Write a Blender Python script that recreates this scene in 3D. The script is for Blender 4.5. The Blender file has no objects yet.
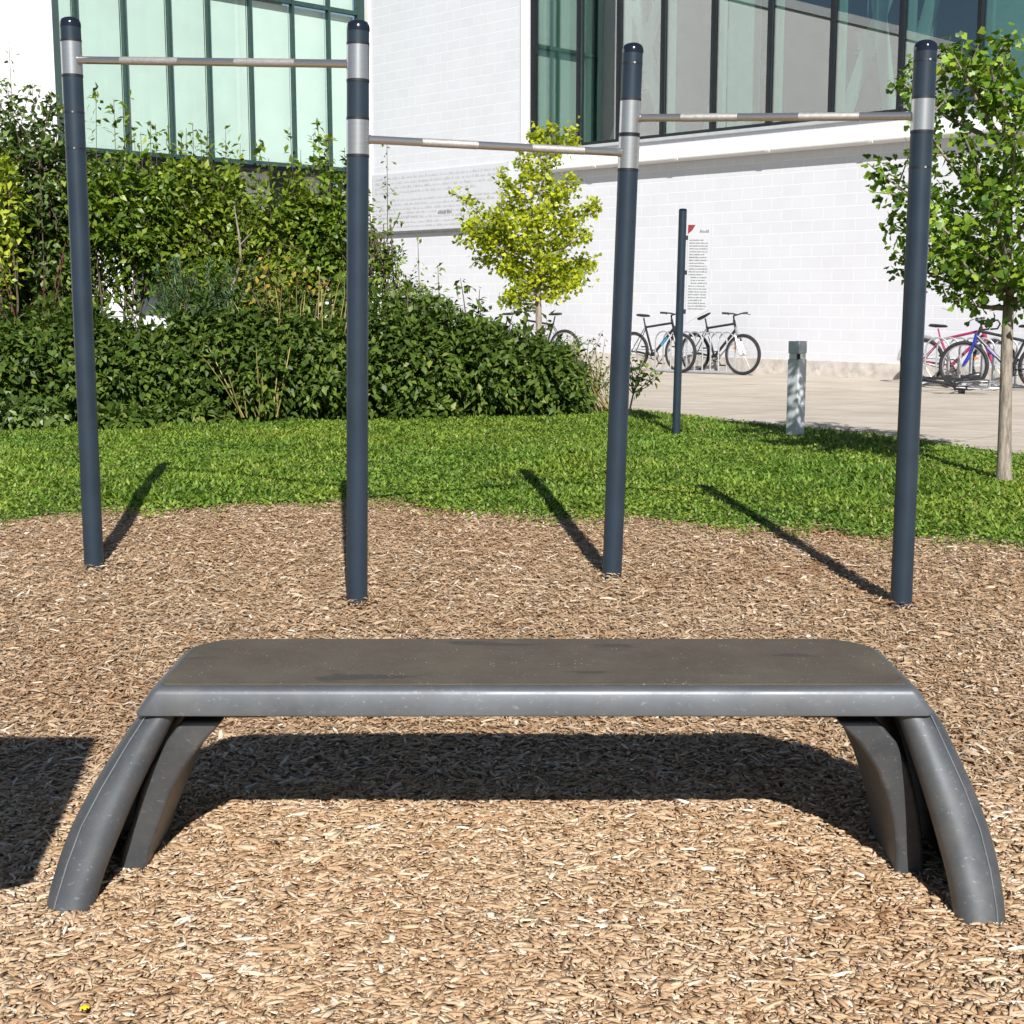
import bpy, bmesh, math, random
import numpy as np
from mathutils import Vector, Matrix, Euler
random.seed(7); rng = np.random.default_rng(11)
sc = bpy.context.scene
col = sc.collection
PI = math.pi

# ------------------------------------------------------------------ camera model
FPX = 1405.0; PITCH = math.atan(215/1405.0); CAMZ = 1.6
CC = np.array([0, 0, CAMZ])
CF = np.array([0, math.cos(PITCH), -math.sin(PITCH)]); CU = np.array([0, math.sin(PITCH), math.cos(PITCH)]); CR = np.array([1., 0, 0])
def ray(x, y): return CF + CR*(x-512)/FPX + CU*(512-y)/FPX
def g(y):                       # the lawn rises gently, the pavement beyond is level
    a = .0285*y; b = .328; k = .02
    return b - k*math.log(1+math.exp(max(-60, min(60, (b-a)/k)))) if (b-a)/k < 60 else a
def gv(y):
    y = np.asarray(y, float); a = .0285*y; b = .328; k = .02
    return b - k*np.log1p(np.exp(np.clip((b-a)/k, -60, 60))) + np.where((b-a)/k > 60, a-(b-60*k), 0)
def und(x, y):                  # small humps of the loose mulch
    return .006*np.sin(1.7*x+.4)*np.sin(1.3*y+1.1) + -.012+.005*np.sin(3.9*x-2.1*y) + .003*np.sin(6.3*y+2.2*x+.7)
def gp(x, y):
    d = ray(x, y); z = 0.
    for i in range(60):
        P = CC + d*((z-CAMZ)/d[2]); z = g(P[1])
    return Vector(P)
def at_y(x, y, Y):
    d = ray(x, y); return Vector(CC + d*(Y/d[1]))
def at_z(x, y, z):
    d = ray(x, y); return Vector(CC + d*((z-CAMZ)/d[2]))

# ------------------------------------------------------------------ helpers
class MB:
    def __init__(s): s.v = []; s.f = []; s.sm = []
    def add(s, vs, fs, smooth=False):
        o = len(s.v); s.v += [tuple(p) for p in vs]; s.f += [tuple(i+o for i in q) for q in fs]; s.sm += [smooth]*len(fs)
    def box(s, c, d, rot=None):
        vs = [Vector((x*d[0]/2, y*d[1]/2, z*d[2]/2)) for z in (-1, 1) for y in (-1, 1) for x in (-1, 1)]
        if rot is not None:
            R = Euler(rot).to_matrix(); vs = [R @ p for p in vs]
        s.add([p+Vector(c) for p in vs], [(0, 2, 3, 1), (4, 5, 7, 6), (0, 1, 5, 4), (2, 6, 7, 3), (0, 4, 6, 2), (1, 3, 7, 5)])
    def span(s, a, b):
        s.box([(a[i]+b[i])/2 for i in range(3)], [abs(b[i]-a[i]) for i in range(3)])
    def tube(s, pts, r, n=10, cap=True, ry=None, up=None):
        pts = [Vector(p) for p in pts]; m = len(pts)
        rs = list(r) if hasattr(r, '__len__') else [r]*m
        rys = rs if ry is None else (list(ry) if hasattr(ry, '__len__') else [ry]*m)
        up0 = Vector(up) if up else None
        vs = []; prev = None
        for i, p in enumerate(pts):
            t = (pts[min(i+1, m-1)]-pts[max(i-1, 0)]).normalized()
            ref = up0 if up0 else (prev if prev else (Vector((0, 0, 1)) if abs(t.z) < .9 else Vector((0, 1, 0))))
            a = (ref - t*ref.dot(t)).normalized(); b = t.cross(a); prev = a
            for k in range(n):
                q = 2*PI*k/n; vs.append(p + a*math.cos(q)*rs[i] + b*math.sin(q)*rys[i])
        fs = [(i*n+k, i*n+(k+1) % n, (i+1)*n+(k+1) % n, (i+1)*n+k) for i in range(m-1) for k in range(n)]
        s.add(vs, fs, True)
        if cap:
            o = len(s.v) - len(vs)
            s.f += [tuple(o+k for k in reversed(range(n))), tuple(o+(m-1)*n+k for k in range(n))]; s.sm += [False, False]
    def lathe(s, prof, n=24, c=(0, 0, 0), smooth=True):
        vs = [(c[0]+r*math.cos(2*PI*k/n), c[1]+r*math.sin(2*PI*k/n), c[2]+z) for r, z in prof for k in range(n)]
        m = len(prof)
        s.add(vs, [(i*n+k, i*n+(k+1) % n, (i+1)*n+(k+1) % n, (i+1)*n+k) for i in range(m-1) for k in range(n)], smooth)
        o = len(s.v)-len(vs)
        s.f += [tuple(o+k for k in reversed(range(n))), tuple(o+(m-1)*n+k for k in range(n))]; s.sm += [False, False]
    def torus(s, c, R, r, n=40, m=8, squash=1.):     # in the xz plane
        vs = []
        for i in range(n):
            a = 2*PI*i/n
            for k in range(m):
                b = 2*PI*k/m; q = R + r*math.cos(b)
                vs.append((c[0]+q*math.cos(a), c[1]+r*squash*math.sin(b), c[2]+q*math.sin(a)))
        s.add(vs, [(i*m+k, i*m+(k+1) % m, ((i+1) % n)*m+(k+1) % m, ((i+1) % n)*m+k) for i in range(n) for k in range(m)], True)
    def loft(s, rings, smooth=True, cap=True):
        n = len(rings[0]); vs = [p for r in rings for p in r]; m = len(rings)
        s.add(vs, [(i*n+k, i*n+(k+1) % n, (i+1)*n+(k+1) % n, (i+1)*n+k) for i in range(m-1) for k in range(n)], smooth)
        if cap:
            o = len(s.v)-len(vs)
            s.f += [tuple(o+k for k in reversed(range(n))), tuple(o+(m-1)*n+k for k in range(n))]; s.sm += [False, False]
    def prism(s, poly, z0, z1):
        n = len(poly); s.add([(x, y, z0) for x, y in poly]+[(x, y, z1) for x, y in poly],
                             [tuple(reversed(range(n))), tuple(range(n, 2*n))]+[(i, (i+1) % n, n+(i+1) % n, n+i) for i in range(n)])
    def build(s, name, m, parent=None, bevel=0, seg=2, fix=True, loc=None):
        me = bpy.data.meshes.new(name); me.from_pydata(s.v, [], s.f); me.update()
        me.polygons.foreach_set('use_smooth', s.sm)
        if fix:
            bm = bmesh.new(); bm.from_mesh(me); bmesh.ops.recalc_face_normals(bm, faces=bm.faces); bm.to_mesh(me); bm.free()
        if any(s.sm): me.set_sharp_from_angle(angle=math.radians(36))
        me.materials.append(m)
        o = bpy.data.objects.new(name, me); col.objects.link(o)
        if parent: o.parent = parent
        if loc: o.location = loc
        if bevel:
            b = o.modifiers.new('bevel', 'BEVEL'); b.width = bevel; b.segments = seg; b.limit_method = 'ANGLE'; b.angle_limit = math.radians(40)
        return o
def np_mesh(name, V, Fq, m, parent=None, smooth=False):
    """V (n,3); Fq list of arrays with equal-length faces"""
    me = bpy.data.meshes.new(name)
    me.vertices.add(len(V)); me.vertices.foreach_set('co', np.ascontiguousarray(V, dtype=np.float32).ravel())
    tot = [np.full(len(q), q.shape[1]) for q in Fq]; tot = np.concatenate(tot)
    idx = np.concatenate([q.ravel() for q in Fq]).astype(np.int32)
    me.loops.add(len(idx)); me.loops.foreach_set('vertex_index', idx)
    me.polygons.add(len(tot)); st = np.concatenate([[0], np.cumsum(tot)[:-1]]).astype(np.int32)
    me.polygons.foreach_set('loop_start', st)
    if smooth: me.polygons.foreach_set('use_smooth', np.ones(len(tot), bool))
    me.update(calc_edges=True); me.materials.append(m)
    o = bpy.data.objects.new(name, me); col.objects.link(o)
    if parent: o.parent = parent
    return o
def scatter(T, F, P, D, N, S, W=None):
    """copies of a template (k,3) at P with forward D, normal N, length S, width W"""
    D = D/np.linalg.norm(D, axis=1, keepdims=True)
    N = N - D*np.sum(N*D, axis=1, keepdims=True); N /= np.linalg.norm(N, axis=1, keepdims=True)+1e-9
    B = np.cross(N, D); W = S if W is None else W
    V = P[:, None, :] + T[None, :, 0:1]*D[:, None, :]*S[:, None, None] + T[None, :, 1:2]*B[:, None, :]*W[:, None, None] + T[None, :, 2:3]*N[:, None, :]*S[:, None, None]
    k = T.shape[0]; n = len(P)
    fs = [(np.asarray(f)[None, :, :] + (np.arange(n)*k)[:, None, None]).reshape(-1, len(f[0])) for f in F]
    return V.reshape(-1, 3), fs
def empty(name, loc, rz=0., label=None, cat=None, group=None, kind=None):
    o = bpy.data.objects.new(name, None); col.objects.link(o); o.empty_display_size = .1
    o.location = loc; o.rotation_euler = (0, 0, rz)
    return tag(o, label, cat, group, kind)
def tag(o, label=None, cat=None, group=None, kind=None):
    for k, v in (('label', label), ('category', cat), ('group', group), ('kind', kind)):
        if v: o[k] = v
    return o
def copy_tree(o, parent=None):
    c = o.copy(); col.objects.link(c)
    if parent: c.parent = parent; c.matrix_parent_inverse = Matrix()
    for ch in list(o.children): copy_tree(ch, c)
    return c

# ------------------------------------------------------------------ materials
def nodes(name):
    m = bpy.data.materials.new(name); m.use_nodes = True; nt = m.node_tree
    return m, nt, nt.nodes['Principled BSDF'], nt.nodes['Material Output']
def L(nt, a, b): nt.links.new(a, b)
def coord(nt, scale=(1, 1, 1), rot=(0, 0, 0), space='Object'):
    tc = nt.nodes.new('ShaderNodeTexCoord'); mp = nt.nodes.new('ShaderNodeMapping')
    mp.inputs['Scale'].default_value = scale; mp.inputs['Rotation'].default_value = rot
    L(nt, tc.outputs[space], mp.inputs[0]); return mp.outputs[0]
def noise(nt, vec, scale, detail=4, rough=.6):
    n = nt.nodes.new('ShaderNodeTexNoise'); n.inputs['Scale'].default_value = scale; n.inputs['Detail'].default_value = detail; n.inputs['Roughness'].default_value = rough
    if vec is not None: L(nt, vec, n.inputs['Vector'])
    return n.outputs['Fac']
def ramp(nt, fac, stops, interp='LINEAR'):
    r = nt.nodes.new('ShaderNodeValToRGB'); r.color_ramp.interpolation = interp; e = r.color_ramp.elements
    while len(e) < len(stops): e.new(.5)
    for q, (p, c) in zip(e, stops): q.position = p; q.color = (*c, 1) if len(c) == 3 else c
    L(nt, fac, r.inputs[0]); return r.outputs[0]
def mixc(nt, fac, a, b, mode='MIX'):
    n = nt.nodes.new('ShaderNodeMix'); n.data_type = 'RGBA'; n.blend_type = mode
    for s, v in ((0, fac), (6, a), (7, b)):
        if isinstance(v, (int, float)): n.inputs[s].default_value = v
        elif isinstance(v, tuple): n.inputs[s].default_value = (*v, 1)
        else: L(nt, v, n.inputs[s])
    return n.outputs[2]
def bump(nt, bs, h, strength=.3, dist=.01):
    b = nt.nodes.new('ShaderNodeBump'); b.inputs['Strength'].default_value = strength; b.inputs['Distance'].default_value = dist
    L(nt, h, b.inputs['Height']); L(nt, b.outputs[0], bs.inputs['Normal'])
def plain(name, c, rough=.5, metal=0., var=.18, vs=9., bmp=0., bs_=60., spec=.5, dirt=None):
    m, nt, b, out = nodes(name); v = coord(nt)
    f = noise(nt, v, vs, 5)
    lo = tuple(x*(1-var) for x in c); hi = tuple(min(1, x*(1+var)) for x in c)
    cc = ramp(nt, f, [(.3, lo), (.7, hi)])
    if dirt:
        d = ramp(nt, noise(nt, v, dirt[1], 6, .7), [(dirt[2], (0, 0, 0)), (dirt[2]+.12, (1, 1, 1))])
        cc = mixc(nt, d, cc, dirt[0])
    L(nt, cc, b.inputs['Base Color'])
    r = ramp(nt, noise(nt, v, vs*2.3, 4), [(.3, (max(0, rough-.1),)*3), (.7, (min(1, rough+.1),)*3)]); L(nt, r, b.inputs['Roughness'])
    b.inputs['Metallic'].default_value = metal; b.inputs['Specular IOR Level'].default_value = spec
    if bmp: bump(nt, b, noise(nt, v, bs_, 3), bmp, .004)
    return m
def foliage(name, stops, rough=.42, trans=.28, spec=.45, patch=False):
    m, nt, b, out = nodes(name); geo = nt.nodes.new('ShaderNodeNewGeometry')
    c = ramp(nt, geo.outputs['Random Per Island'], stops)
    v = coord(nt); big = noise(nt, v, 2.2, 2)
    c2 = mixc(nt, .55, c, ramp(nt, big, [(.35, (.55, .6, .5)), (.65, (1.25, 1.2, 1.0))]), 'MULTIPLY')
    if patch: c2 = mixc(nt, 1., c2, ramp(nt, noise(nt, v, .75, 6, .7), [(.34, (.80, .92, .85)), (.5, (1, 1, 1)), (.60, (1.12, 1.04, .95)), (.70, (1.45, 1.12, 1.2))]), 'MULTIPLY')
    L(nt, c2, b.inputs['Base Color']); b.inputs['Roughness'].default_value = rough; b.inputs['Specular IOR Level'].default_value = spec
    t = nt.nodes.new('ShaderNodeBsdfTranslucent'); L(nt, mixc(nt, 1., c2, (1.1, 1.25, .55), 'MULTIPLY'), t.inputs[0])
    mx = nt.nodes.new('ShaderNodeMixShader'); mx.inputs[0].default_value = trans
    L(nt, b.outputs[0], mx.inputs[1]); L(nt, t.outputs[0], mx.inputs[2]); L(nt, mx.outputs[0], out.inputs[0])
    return m
def bark(name, a, bb):
    m, nt, b, out = nodes(name); v = coord(nt, (30, 30, 5))
    f = noise(nt, v, 1.5, 6, .7); L(nt, ramp(nt, f, [(.3, a), (.7, bb)]), b.inputs['Base Color'])
    b.inputs['Roughness'].default_value = .9; bump(nt, b, f, .7, .01); return m
def glass(name, tint, refl, boost=.35):
    m, nt, b, out = nodes(name); nt.nodes.remove(b)
    t = nt.nodes.new('ShaderNodeBsdfTransparent'); t.inputs[0].default_value = (*tint, 1)
    gl = nt.nodes.new('ShaderNodeBsdfGlossy'); gl.inputs['Roughness'].default_value = 0.0; gl.inputs[0].default_value = (1, .96, .95, 1)
    fr = nt.nodes.new('ShaderNodeFresnel'); fr.inputs[0].default_value = 1.45
    ma = nt.nodes.new('ShaderNodeMath'); ma.operation = 'MULTIPLY_ADD'; ma.inputs[1].default_value = boost; ma.inputs[2].default_value = refl
    L(nt, fr.outputs[0], ma.inputs[0])
    mx = nt.nodes.new('ShaderNodeMixShader'); L(nt, ma.outputs[0], mx.inputs[0]); L(nt, t.outputs[0], mx.inputs[1]); L(nt, gl.outputs[0], mx.inputs[2])
    L(nt, mx.outputs[0], out.inputs[0])
    return m

M = {}
def powder():
    m, nt, b, out = nodes('slate_blue_paint'); v = coord(nt)
    c = ramp(nt, noise(nt, v, 5, 5), [(.3, (.016, .027, .041)), (.7, (.023, .037, .053))])
    sc_ = ramp(nt, noise(nt, coord(nt, (60, 60, 7)), 3, 6, .8), [(.68, (0, 0, 0)), (.74, (1, 1, 1))])
    dust = nt.nodes.new('ShaderNodeTexCoord')
    c = mixc(nt, mixc(nt, .25, (0, 0, 0), sc_), c, (.2, .21, .22))
    L(nt, c, b.inputs['Base Color']); b.inputs['Roughness'].default_value = .40; b.inputs['Specular IOR Level'].default_value = .32
    bump(nt, b, noise(nt, v, 260, 2), .08, .001)
    return m
M['blue'] = powder()
M['cap'] = plain('gloss_black_cap', (.010, .013, .022), .16, 0, .1)
M['ring'] = plain('dark_joint_rubber', (.012, .014, .018), .5)
def steel(name, c, rough):
    m, nt, b, out = nodes(name); v = coord(nt, (4, 4, 180)); f = noise(nt, v, 3, 3)
    L(nt, ramp(nt, f, [(.3, tuple(x*.85 for x in c)), (.7, c)]), b.inputs['Base Color'])
    b.inputs['Metallic'].default_value = .85; b.inputs['Roughness'].default_value = rough
    bump(nt, b, f, .06, .001); return m
M['steel'] = steel('brushed_steel', (.60, .59, .585), .27)
M['bar'] = steel('bar_steel', (.56, .54, .52), .2)
M['knurl'] = plain('knurled_grip', (.50, .48, .46), .5, .7, .15, 60, .5, 400)
def cast(name='cast_aluminium', k=1.):
    m, nt, b, out = nodes(name); v = coord(nt)
    f = noise(nt, v, 4, 6, .65); c = ramp(nt, f, [(.3, (.060*k, .066*k, .074*k)), (.72, (.096*k, .104*k, .115*k))])
    scr = ramp(nt, noise(nt, coord(nt, (9, 30, 14), (.3, .5, .2)), 6, 6, .75), [(.60, (0, 0, 0)), (.68, (1, 1, 1))])
    c = mixc(nt, mixc(nt, .5, (0, 0, 0), scr), c, (.36, .37, .38))
    sp = ramp(nt, noise(nt, coord(nt, (26, 40, 60), (.2, .6, .1)), 1.4, 7, .85), [(.635, (0, 0, 0)), (.69, (1, 1, 1))])
    c = mixc(nt, mixc(nt, .2, (0, 0, 0), sp), c, (.38, .38, .37))
    du = ramp(nt, noise(nt, v, 2.6, 7, .75), [(.48, (0, 0, 0)), (.75, (1, 1, 1))]); c = mixc(nt, mixc(nt, .45, (0, 0, 0), du), c, (.20, .185, .16))
    L(nt, c, b.inputs['Base Color']); b.inputs['Metallic'].default_value = .38
    L(nt, ramp(nt, noise(nt, v, 7, 6, .7), [(.3, (.36,)*3), (.7, (.58,)*3)]), b.inputs['Roughness'])
    bump(nt, b, noise(nt, v, 240, 3), .06, .001); return m
M['cast'] = cast(); M['rim_cast'] = cast('worn_seat_rim', 1.55)
M['seam'] = plain('worn_seam', (.19, .20, .21), .5, .3)
def grip():
    m, nt, b, out = nodes('worn_grip_surface'); v = coord(nt)
    c = ramp(nt, noise(nt, v, 3.2, 6, .7), [(.3, (.070, .060, .047)), (.7, (.122, .102, .078))])
    st = ramp(nt, noise(nt, coord(nt, (1.6, 5, 1)), 1.9, 3, .5), [(.62, (0, 0, 0)), (.66, (1, 1, 1))])
    c = mixc(nt, mixc(nt, .6, (0, 0, 0), st), c, (.040, .037, .036))
    sp = nt.nodes.new('ShaderNodeTexVoronoi'); sp.inputs['Scale'].default_value = 62; L(nt, v, sp.inputs['Vector'])
    dots = ramp(nt, sp.outputs['Distance'], [(.10, (1, 1, 1)), (.17, (0, 0, 0))])
    gate = ramp(nt, noise(nt, v, 11, 4), [(.53, (0, 0, 0)), (.62, (1, 1, 1))])
    c = mixc(nt, mixc(nt, .8, dots, gate, 'MULTIPLY'), c, (.40, .37, .32))
    scr = ramp(nt, noise(nt, coord(nt, (5, 14, 1), (0, 0, .5)), 4, 5, .8), [(.66, (0, 0, 0)), (.70, (1, 1, 1))])
    c = mixc(nt, mixc(nt, .7, (0, 0, 0), scr), c, (.33, .32, .30))
    L(nt, c, b.inputs['Base Color']); b.inputs['Roughness'].default_value = .8; b.inputs['Specular IOR Level'].default_value = .3
    bump(nt, b, noise(nt, v, 420, 3), .6, .003); return m
M['grip'] = grip()
def chips(name, bright=1.):
    m, nt, b, out = nodes(name); geo = nt.nodes.new('ShaderNodeNewGeometry'); v = coord(nt)
    c = ramp(nt, geo.outputs['Random Per Island'], [(0, (.23, .132, .070)), (.08, (.37, .238, .135)), (.45, (.460, .322, .200)), (.80, (.535, .405, .275)), (.95, (.62, .515, .39)), (1, (.78, .72, .61))])
    wet = ramp(nt, noise(nt, v, .9, 6, .7), [(.30, (.78, .63, .54)), (.43, (.96, .91, .86)), (.55, (1.0, .98, .96)), (.72, (1.04, 1.06, 1.08))])
    c = mixc(nt, 1., c, wet, 'MULTIPLY')
    gr = ramp(nt, noise(nt, v, 130, 3), [(.3, (.82,)*3), (.7, (1.1,)*3)])
    c = mixc(nt, 1., c, gr, 'MULTIPLY')
    L(nt, c, b.inputs['Base Color']); b.inputs['Roughness'].default_value = .72; b.inputs['Specular IOR Level'].default_value = .25
    return m
M['chips'] = chips('wood_chip')
M['mulch'] = plain('mulch_litter', (.40, .28, .17), .9, 0, .3, 42, .8, 90, .2)
M['dirt'] = plain('soil', (.10, .068, .042), .95, 0, .4, 12, .6, 40, .2)
M['turf'] = plain('turf_base', (.030, .060, .014), .95, 0, .5, 24, .8, 60, .2, ((.12, .085, .045), 5., .60))
M['grass'] = foliage('grass_blade', [(0, (.085, .150, .020)), (.45, (.165, .270, .036)), (.85, (.250, .355, .060)), (.96, (.32, .38, .09)), (1, (.42, .36, .17))], .45, .3, .35, True)
M['hedge'] = foliage('hedge_leaf', [(0, (.030, .060, .010)), (.5, (.078, .130, .022)), (.9, (.135, .195, .038)), (1, (.22, .25, .06))], .45, .28, .25)
M['shrub'] = foliage('shrub_leaf', [(0, (.050, .095, .010)), (.5, (.125, .205, .020)), (.9, (.205, .29, .035)), (1, (.30, .35, .06))], .40, .3)
M['shrub2'] = foliage('pale_leaf', [(0, (.05, .09, .02)), (.5, (.095, .155, .04)), (1, (.19, .26, .07))], .42, .3)
M['viney'] = foliage('yellow_leaf', [(0, (.16, .24, .02)), (.5, (.32, .40, .03)), (1, (.50, .52, .06))], .42, .32)
M['ginkgo'] = foliage('fan_leaf', [(0, (.050, .115, .010)), (.5, (.125, .225, .020)), (.85, (.22, .34, .035)), (1, (.36, .46, .06))], .42, .3)
M['lime'] = foliage('lime_leaf', [(0, (.17, .23, .012)), (.5, (.40, .45, .020)), (1, (.66, .66, .06))], .42, .42)
M['feather'] = foliage('feathery_leaf', [(0, (.03, .075, .028)), (.6, (.06, .125, .045)), (1, (.10, .18, .07))], .5, .25)
M['straw'] = foliage('dry_leaf', [(0, (.20, .16, .05)), (.5, (.34, .27, .09)), (1, (.46, .39, .14))], .6, .25)
M['amber'] = foliage('amber_leaf', [(0, (.11, .16, .03)), (.6, (.22, .24, .04)), (.85, (.40, .32, .05)), (1, (.46, .26, .05))], .5, .3)
M['bark'] = bark('pale_bark', (.10, .08, .062), (.42, .36, .295))
M['stem'] = bark('brown_stem', (.06, .042, .028), (.14, .10, .07))
M['redstem'] = plain('red_stem', (.11, .022, .018), .6)
def blocks():
    m, nt, b, out = nodes('white_painted_block')
    tc = nt.nodes.new('ShaderNodeTexCoord'); sx = nt.nodes.new('ShaderNodeSeparateXYZ'); cx = nt.nodes.new('ShaderNodeCombineXYZ')
    L(nt, tc.outputs['Object'], sx.inputs[0]); L(nt, sx.outputs[0], cx.inputs[0]); L(nt, sx.outputs[2], cx.inputs[1])
    br = nt.nodes.new('ShaderNodeTexBrick'); br.inputs['Scale'].default_value = 1.; br.inputs['Brick Width'].default_value = .40; br.inputs['Row Height'].default_value = .192
    br.inputs['Mortar Size'].default_value = .011; br.inputs['Mortar Smooth'].default_value = .25
    br.inputs['Color1'].default_value = (.612, .622, .662, 1); br.inputs['Color2'].default_value = (.630, .640, .678, 1); br.inputs['Mortar'].default_value = (.685, .69, .725, 1)
    L(nt, cx.outputs[0], br.inputs['Vector'])
    d = ramp(nt, noise(nt, tc.outputs['Object'], 1.3, 6, .7), [(.35, (.965, .96, .96)), (.6, (1, 1, 1))])
    c = mixc(nt, 1., br.outputs['Color'], d, 'MULTIPLY')
    L(nt, c, b.inputs['Base Color']); b.inputs['Roughness'].default_value = .6
    n2 = noise(nt, tc.outputs['Object'], 38, 4)
    ad = nt.nodes.new('ShaderNodeMath'); ad.operation = 'MULTIPLY_ADD'; ad.inputs[1].default_value = -1.; L(nt, br.outputs['Fac'], ad.inputs[0])
    n3 = nt.nodes.new('ShaderNodeMath'); n3.operation = 'MULTIPLY'; n3.inputs[1].default_value = .5; L(nt, n2, n3.inputs[0]); L(nt, n3.outputs[0], ad.inputs[2])
    bump(nt, b, ad.outputs[0], .3, .006); return m
M['blocks'] = blocks()
M['white'] = plain('white_paint', (.74, .74, .755), .55, 0, .04, 3, .15, 30)
M['trim'] = plain('white_trim', (.74, .74, .73), .55, 0, .05, 2, .2, 20, .5, ((.52, .49, .45), 2.4, .66))
M['plinth'] = plain('stained_concrete', (.50, .46, .42), .9, 0, .22, 7, .5, 40, .3, ((.22, .20, .18), 5, .6))
M['alu'] = plain('aluminium_frame', (.50, .52, .54), .45, .3, .08)
M['mull'] = plain('dark_mullion', (.015, .045, .040), .4)
M['mull2'] = plain('black_mullion', (.006, .007, .010), .4)
M['fin'] = plain('pale_teal_steel', (.46, .72, .62), .5, 0, .06)
M['blind'] = plain('mint_blind', (.78, .86, .82), .75, 0, .05, 1.5)
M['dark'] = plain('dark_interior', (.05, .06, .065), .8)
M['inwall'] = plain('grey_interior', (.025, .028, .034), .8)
M['glassg'] = glass('green_glass', (.90, .945, .928), .03, .2)
M['glassb'] = glass('reflective_glass', (.79, .90, .87), .17, .55)
M['panel'] = plain('sign_panel_grey', (.57, .58, .61), .5, 0, .03)
M['plate'] = plain('rules_plate', (.47, .48, .50), .5, 0, .04)
M['ink'] = plain('sign_lettering', (.20, .20, .22), .6)
M['ink2'] = plain('pale_lettering', (.47, .47, .50), .6)
M['red'] = plain('sign_red', (.22, .010, .018), .5)
M['shadowgap'] = plain('panel_shadow_dark', (.12, .12, .12), .6)
def pave():
    m, nt, b, out = nodes('tan_concrete'); v = coord(nt, rot=(0, 0, math.radians(46)))
    f = noise(nt, v, 1.4, 7, .7); c = ramp(nt, f, [(.3, (.42, .37, .31)), (.7, (.56, .50, .43))])
    br = nt.nodes.new('ShaderNodeTexBrick'); br.offset = 0; br.inputs['Scale'].default_value = 1; br.inputs['Brick Width'].default_value = 3.1; br.inputs['Row Height'].default_value = 1.05
    br.inputs['Mortar Size'].default_value = .014; br.inputs['Color1'].default_value = (1, 1, 1, 1); br.inputs['Color2'].default_value = (.96, .96, .96, 1); br.inputs['Mortar'].default_value = (.66, .64, .61, 1)
    L(nt, v, br.inputs['Vector']); c = mixc(nt, 1., c, br.outputs['Color'], 'MULTIPLY')
    g2 = ramp(nt, noise(nt, coord(nt, (.6, 4, 1), (0, 0, math.radians(46))), 2., 4), [(.4, (.86, .84, .82)), (.6, (1.04, 1.03, 1.02))])
    c = mixc(nt, 1., c, g2, 'MULTIPLY')
    L(nt, c, b.inputs['Base Color']); b.inputs['Roughness'].default_value = .85; bump(nt, b, noise(nt, v, 60, 4), .3, .004); return m
M['pave'] = pave()
M['galv'] = plain('galvanised_steel', (.50, .52, .54), .42, .6, .15, 20)
M['bollard'] = plain('blue_grey_galvanised', (.56, .59, .615), .42, .15, .10, 14, .1, 40, .5, ((.62, .66, .68), 9., .60))
M['lens'] = plain('white_lens', (.82, .82, .80), .25, 0, .02)
M['tyre'] = plain('tyre_rubber', (.016, .016, .018), .75)
M['rim'] = plain('alloy_rim', (.45, .45, .46), .35, .7)
M['blk'] = plain('black_frame', (.018, .018, .022), .3)
M['grey'] = plain('silver_frame', (.40, .41, .43), .3, .5)
M['pink'] = plain('pink_red_frame', (.33, .030, .10), .3)
M['bikeblue'] = plain('royal_blue_frame', (.018, .035, .30), .28)
M['skyblue'] = plain('cyan_decal', (.04, .30, .55), .3)
M['orange'] = plain('amber_reflector', (.75, .20, .02), .3)
M['petal'] = plain('yellow_petal', (.80, .58, .01), .6)
M['rust'] = plain('rusty_bracket', (.11, .06, .04), .8, .2, .4, 30)

# ------------------------------------------------------------------ ground
def sheet(name, m, xs, lo, hi, ny, dz, undf=True, kind='structure'):
    V = []; n = len(xs)
    for x in xs:
        for j in range(ny+1):
            y = lo(x)+(hi(x)-lo(x))*j/ny
            V.append((x, y, g(y)+dz+(float(und(x, y)) if undf else 0)))
    F = [(i*(ny+1)+j, (i+1)*(ny+1)+j, (i+1)*(ny+1)+j+1, i*(ny+1)+j+1) for i in range(n-1) for j in range(ny)]
    o = np_mesh(name, np.array(V), [np.array(F)], m, smooth=True)
    return tag(o, kind=kind)
edge_px = [(-160, 530), (0, 521), (100, 511), (200, 507), (300, 505), (380, 500), (440, 507), (520, 517), (580, 521), (640, 520), (720, 524), (820, 531), (920, 540), (1024, 549), (1200, 566)]
ep = [gp(*q) for q in edge_px]; EX = np.array([-30]+[p.x for p in ep]+[30]); EY = np.array([ep[0].y-.8]+[p.y for p in ep]+[ep[-1].y-1.5])
def edge(x): return float(np.interp(x, EX, EY)) + .06*math.sin(3.1*x)+.045*math.sin(7.3*x+2)+.03*math.sin(17*x+1)
def edgev(x): return np.interp(x, EX, EY) + .06*np.sin(3.1*x)+.045*np.sin(7.3*x+2)+.03*np.sin(17*x+1)
gm = MB()
ysr = [-200, -60, -20, -8, 0, 4, 8, 10, 11, 11.5, 12, 13, 15, 20, 60, 300]
GV = [(x, y, g(y)-.06) for y in ysr for x in (-300, -40, 0, 40, 300)]
GF = [(j*5+i, j*5+i+1, (j+1)*5+i+1, (j+1)*5+i) for j in range(len(ysr)-1) for i in range(4)]
tag(np_mesh('ground', np.array(GV), [np.array(GF)], M['dirt']), kind='structure')
xs = list(np.linspace(-12, 12, 161))
sheet('mulch_bed', M['mulch'], xs, lambda x: -3., lambda x: edge(x)+.45, 100, -.012)
sheet('lawn', M['turf'], xs, lambda x: edge(x)+.16, lambda x: 26., 120, -.004, False)
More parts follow.
